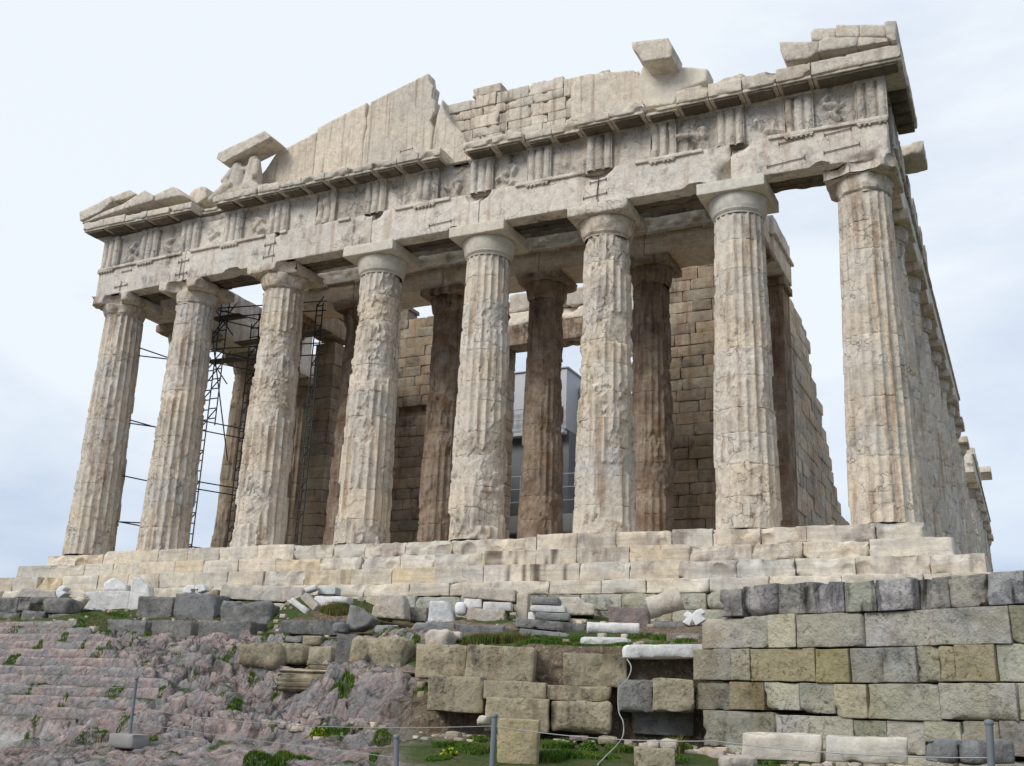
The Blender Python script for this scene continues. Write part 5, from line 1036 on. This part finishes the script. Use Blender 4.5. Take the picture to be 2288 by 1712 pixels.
for k in range(len(pts) - 1):
    p0, p1, p2, p3 = pts[max(k-1, 0)], pts[k], pts[k+1], pts[min(k+2, len(pts)-1)]
    for t in np.linspace(0, 1, 7)[:-1]: P_.append(.5 * (2*p1 + (p2-p0)*t + (2*p0-5*p1+4*p2-p3)*t*t + (3*p1-p0-3*p2+p3)*t**3))
for q in P_[35:]: q[2] = max(q[2], float(gz(q[0], q[1])) + .02)
wire('hose', P_, .009, 'hose', 'thin pale hose hanging down the middle wall into the grass', 'hose')

# ================================================================== scaffolding in the north aisle
M['plank'] = plain('weathered wood plank', (.12, .095, .07), .9)
def scaf(name, tubes_, loc, label, planks=()):
    e = empty(name, loc, label, 'scaffolding')
    for (lo, hi) in planks:
        mb = MB(); mb.add(*stone(lo, hi, .4, .004, .003, .01, 7)); mb.build('plank', M['plank'], e, loc)
    for nm, lst in tubes_.items():
        for sub in lst:
            mb = MB()
            for a, b in sub: mb.add(*tube(a, b, .026, 6))
            mb.build(nm, M['scaf'], e, loc)
def ladder(x, y, z0, z1, w=.42, dx=1, dy=0):
    L_ = [((x, y, z0), (x, y, z1)), ((x + w * dx, y + w * dy, z0), (x + w * dx, y + w * dy, z1))]; z = z0 + .3; k = 0
    while z < z1: 
        L_.append(((x, y, z), (x + w * dx, y + w * dy, z)))
        if k % 3 == 0: L_.append(((x, y, z), (x + w * dx, y + w * dy, z + .4)))
        z += .42; k += 1
    return L_
fr_l = []; br = []
for (u, v, Y) in [(455,850,4.2)]: p = aty('d', u, v, Y)
pa = aty('d', 452, 900, 3.4); pb = aty('d', 505, 900, 4.6); pc_ = aty('d', 655, 900, 4.0)
xa, xb_, xc_ = pa[0] - .5, pb[0] - .3, pc_[0]
fr_l = [ladder(xa, 3.4, 0, 9.9), ladder(xb_, 5.4, 0, 10.6), ladder(xb_, 3.4, 5.5, 11), ladder(xc_, 4.2, 0, 10.5, .3), ladder(xa, 6.4, 5, 11.2)]
for z in (.7, 3.0, 3.3, 5.4, 5.8, 8.3, 8.8, 10.2, 10.6):
    br.append([((xa - .3, 3.35, z + .1), (xb_ + 1.2, 5.6, z - .1)), ((xa - .2, 3.3, z), (xc_ + .4, 4.3, z))] if z > 7.5 else [((xa - .1, 3.35, z), (xb_ + .7, 5.5, z - .05))])
for z in (7.2, 9.3): br.append([((xa, 3.4, z), (xb_ + .8, 3.4, z + 1.4))]); br.append([((xb_ + .8, 3.4, z), (xa, 3.4, z + 1.4))])
br.append([((xa + .2, 3.3, 9.4), (xb_ + .6, 4.2, 4.2))])
br.append([((-14.0, 1.2, 8.1), (xa, 3.4, 8.2)), ((-14.0, 1.2, 8.5), (xa, 3.4, 7.9))]); br.append([((-14.0, 1.2, 5.3), (xa, 3.4, 5.25)), ((-13.9, 1.2, 5.45), (xa, 3.4, 5.0))]); br.append([((-13.9, 1.2, 3.2), (xa, 3.4, 2.9))]); br.append([((-13.85, 1.2, 1.35), (xa, 3.4, 1.5)), ((-13.85, 1.2, 1.4), (xa, 3.4, 1.15))])
scaf('scaffolding', {'ladder_frame': fr_l, 'brace': br}, (xa, 3.4, 0), 'dark tube scaffolding with ladder frames standing between the left columns',
     [((xa - .2, 3.5 + .28 * q, z), (xb_ + .9, 3.75 + .28 * q, z + .05)) for z in (8.35, 10.25) for q in range(2)] + [((xb_ + .2, 4.2 + .28 * q, 9.3), (xc_ + .5, 4.45 + .28 * q, 9.35)) for q in range(2)])
# ================================================================== modern shed seen through the doorway
sh = aty('d', 1170, 800, 22); SX0, SX1, SY, SYB = -8.6, -3.95, 22., 27.; e = empty('works_cabin', (-5.5, 22, .7), 'pale grey metal works cabin with railings seen through the doorway', 'cabin')
loc = (-5.5, 22, .7)
def piece(nm, mt_, boxes, parent=None):
    mb = MB()
    for lo, hi in boxes: mb.add(*stone(lo, hi, 2, .01, 0, 0, 1))
    return mb.build(nm, M[mt_], parent or e, loc if parent is None else loc)
piece('upper_body', 'panel', [((-8.8, 22.5, 9.6), (-4.0, 27, 13.0))])
#, (-3.98, 27.2, 9.6), (-3.98, 27.2, 12.9), (-3.98, 22.5, 12.9)]), np.array([[0, 1, 2, 3]])); 
piece('side_body', 'panel', [((-3.95, 24.2, 3.2), (-1.9, 27, 12.4))]); piece('roof_edge', 'rail', [((-8.9, 22.4, 13.02), (-3.9, 27.1, 13.1))])
piece('lower_body', 'panel2', [((-8.8, 22.9, .7), (-3.95, 27, 9.55))]); piece('floor_beam', 'panel', [((-8.8, 22.2, 4.0), (-2.0, 22.8, 4.9))]); piece('floor_beam', 'panel', [((-8.8, 22.2, 9.3), (-4.0, 22.7, 9.5))])
rl = []
for z in (9.6, 10.2, 10.8): rl.append(((-8.8, 22.15, z), (-4.0, 22.15, z)))
for x in np.arange(-8.8, -3.9, .9): rl.append(((x, 22.15, 9.5), (x, 22.15, 10.8)))
for z in (5.6, 6.3, 7.0): rl.append(((-8.8, 22.1, z), (-2.0, 22.1, z)))
for x in np.arange(-8.8, -1.9, 1.2): rl.append(((x, 22.1, 4.9), (x, 22.1, 7.0)))
mb = MB(); [mb.add(*tube(a, b, .035)) for a, b in rl]; mb.build('railing', M['rail'], e, loc)
mb = MB(); [mb.add(*tube(a, b, .035)) for a, b in [((-7.6, 21.5, 4.0), (-4.9, 21.5, 1.0)), ((-7.6, 21.5, 3.4), (-4.9, 21.5, .4)), ((-7.6, 21.5, 2.9), (-4.9, 21.5, -.1))]]; mb.build('stair_rail', M['rail'], e, loc)

# ---- groups of look-alikes
for o in list(COL.objects):
    if o.parent or 'label' not in o: continue
    l, c = o['label'], o.get('category', '')
    g = ('fence posts' if c == 'post' else 'fence wires' if c == 'wire' else 'blocks of the low middle wall' if 'low middle wall' in l else 'blocks of the ruined wall at far left' if 'ruined wall at far left' in l
         else 'blocks of the tall upper row' if 'tall upper row' in l else 'blocks of the low row' if 'low row of three' in l else 'grey lobed blocks' if 'lobed block' in l else 'bright carved pieces' if 'bright white' in l
         else 'stacked marbles' if 'stack' in l else 'long beams before the tall wall' if 'long cream marble beam lying' in l else None)
    if g: o['group'] = g
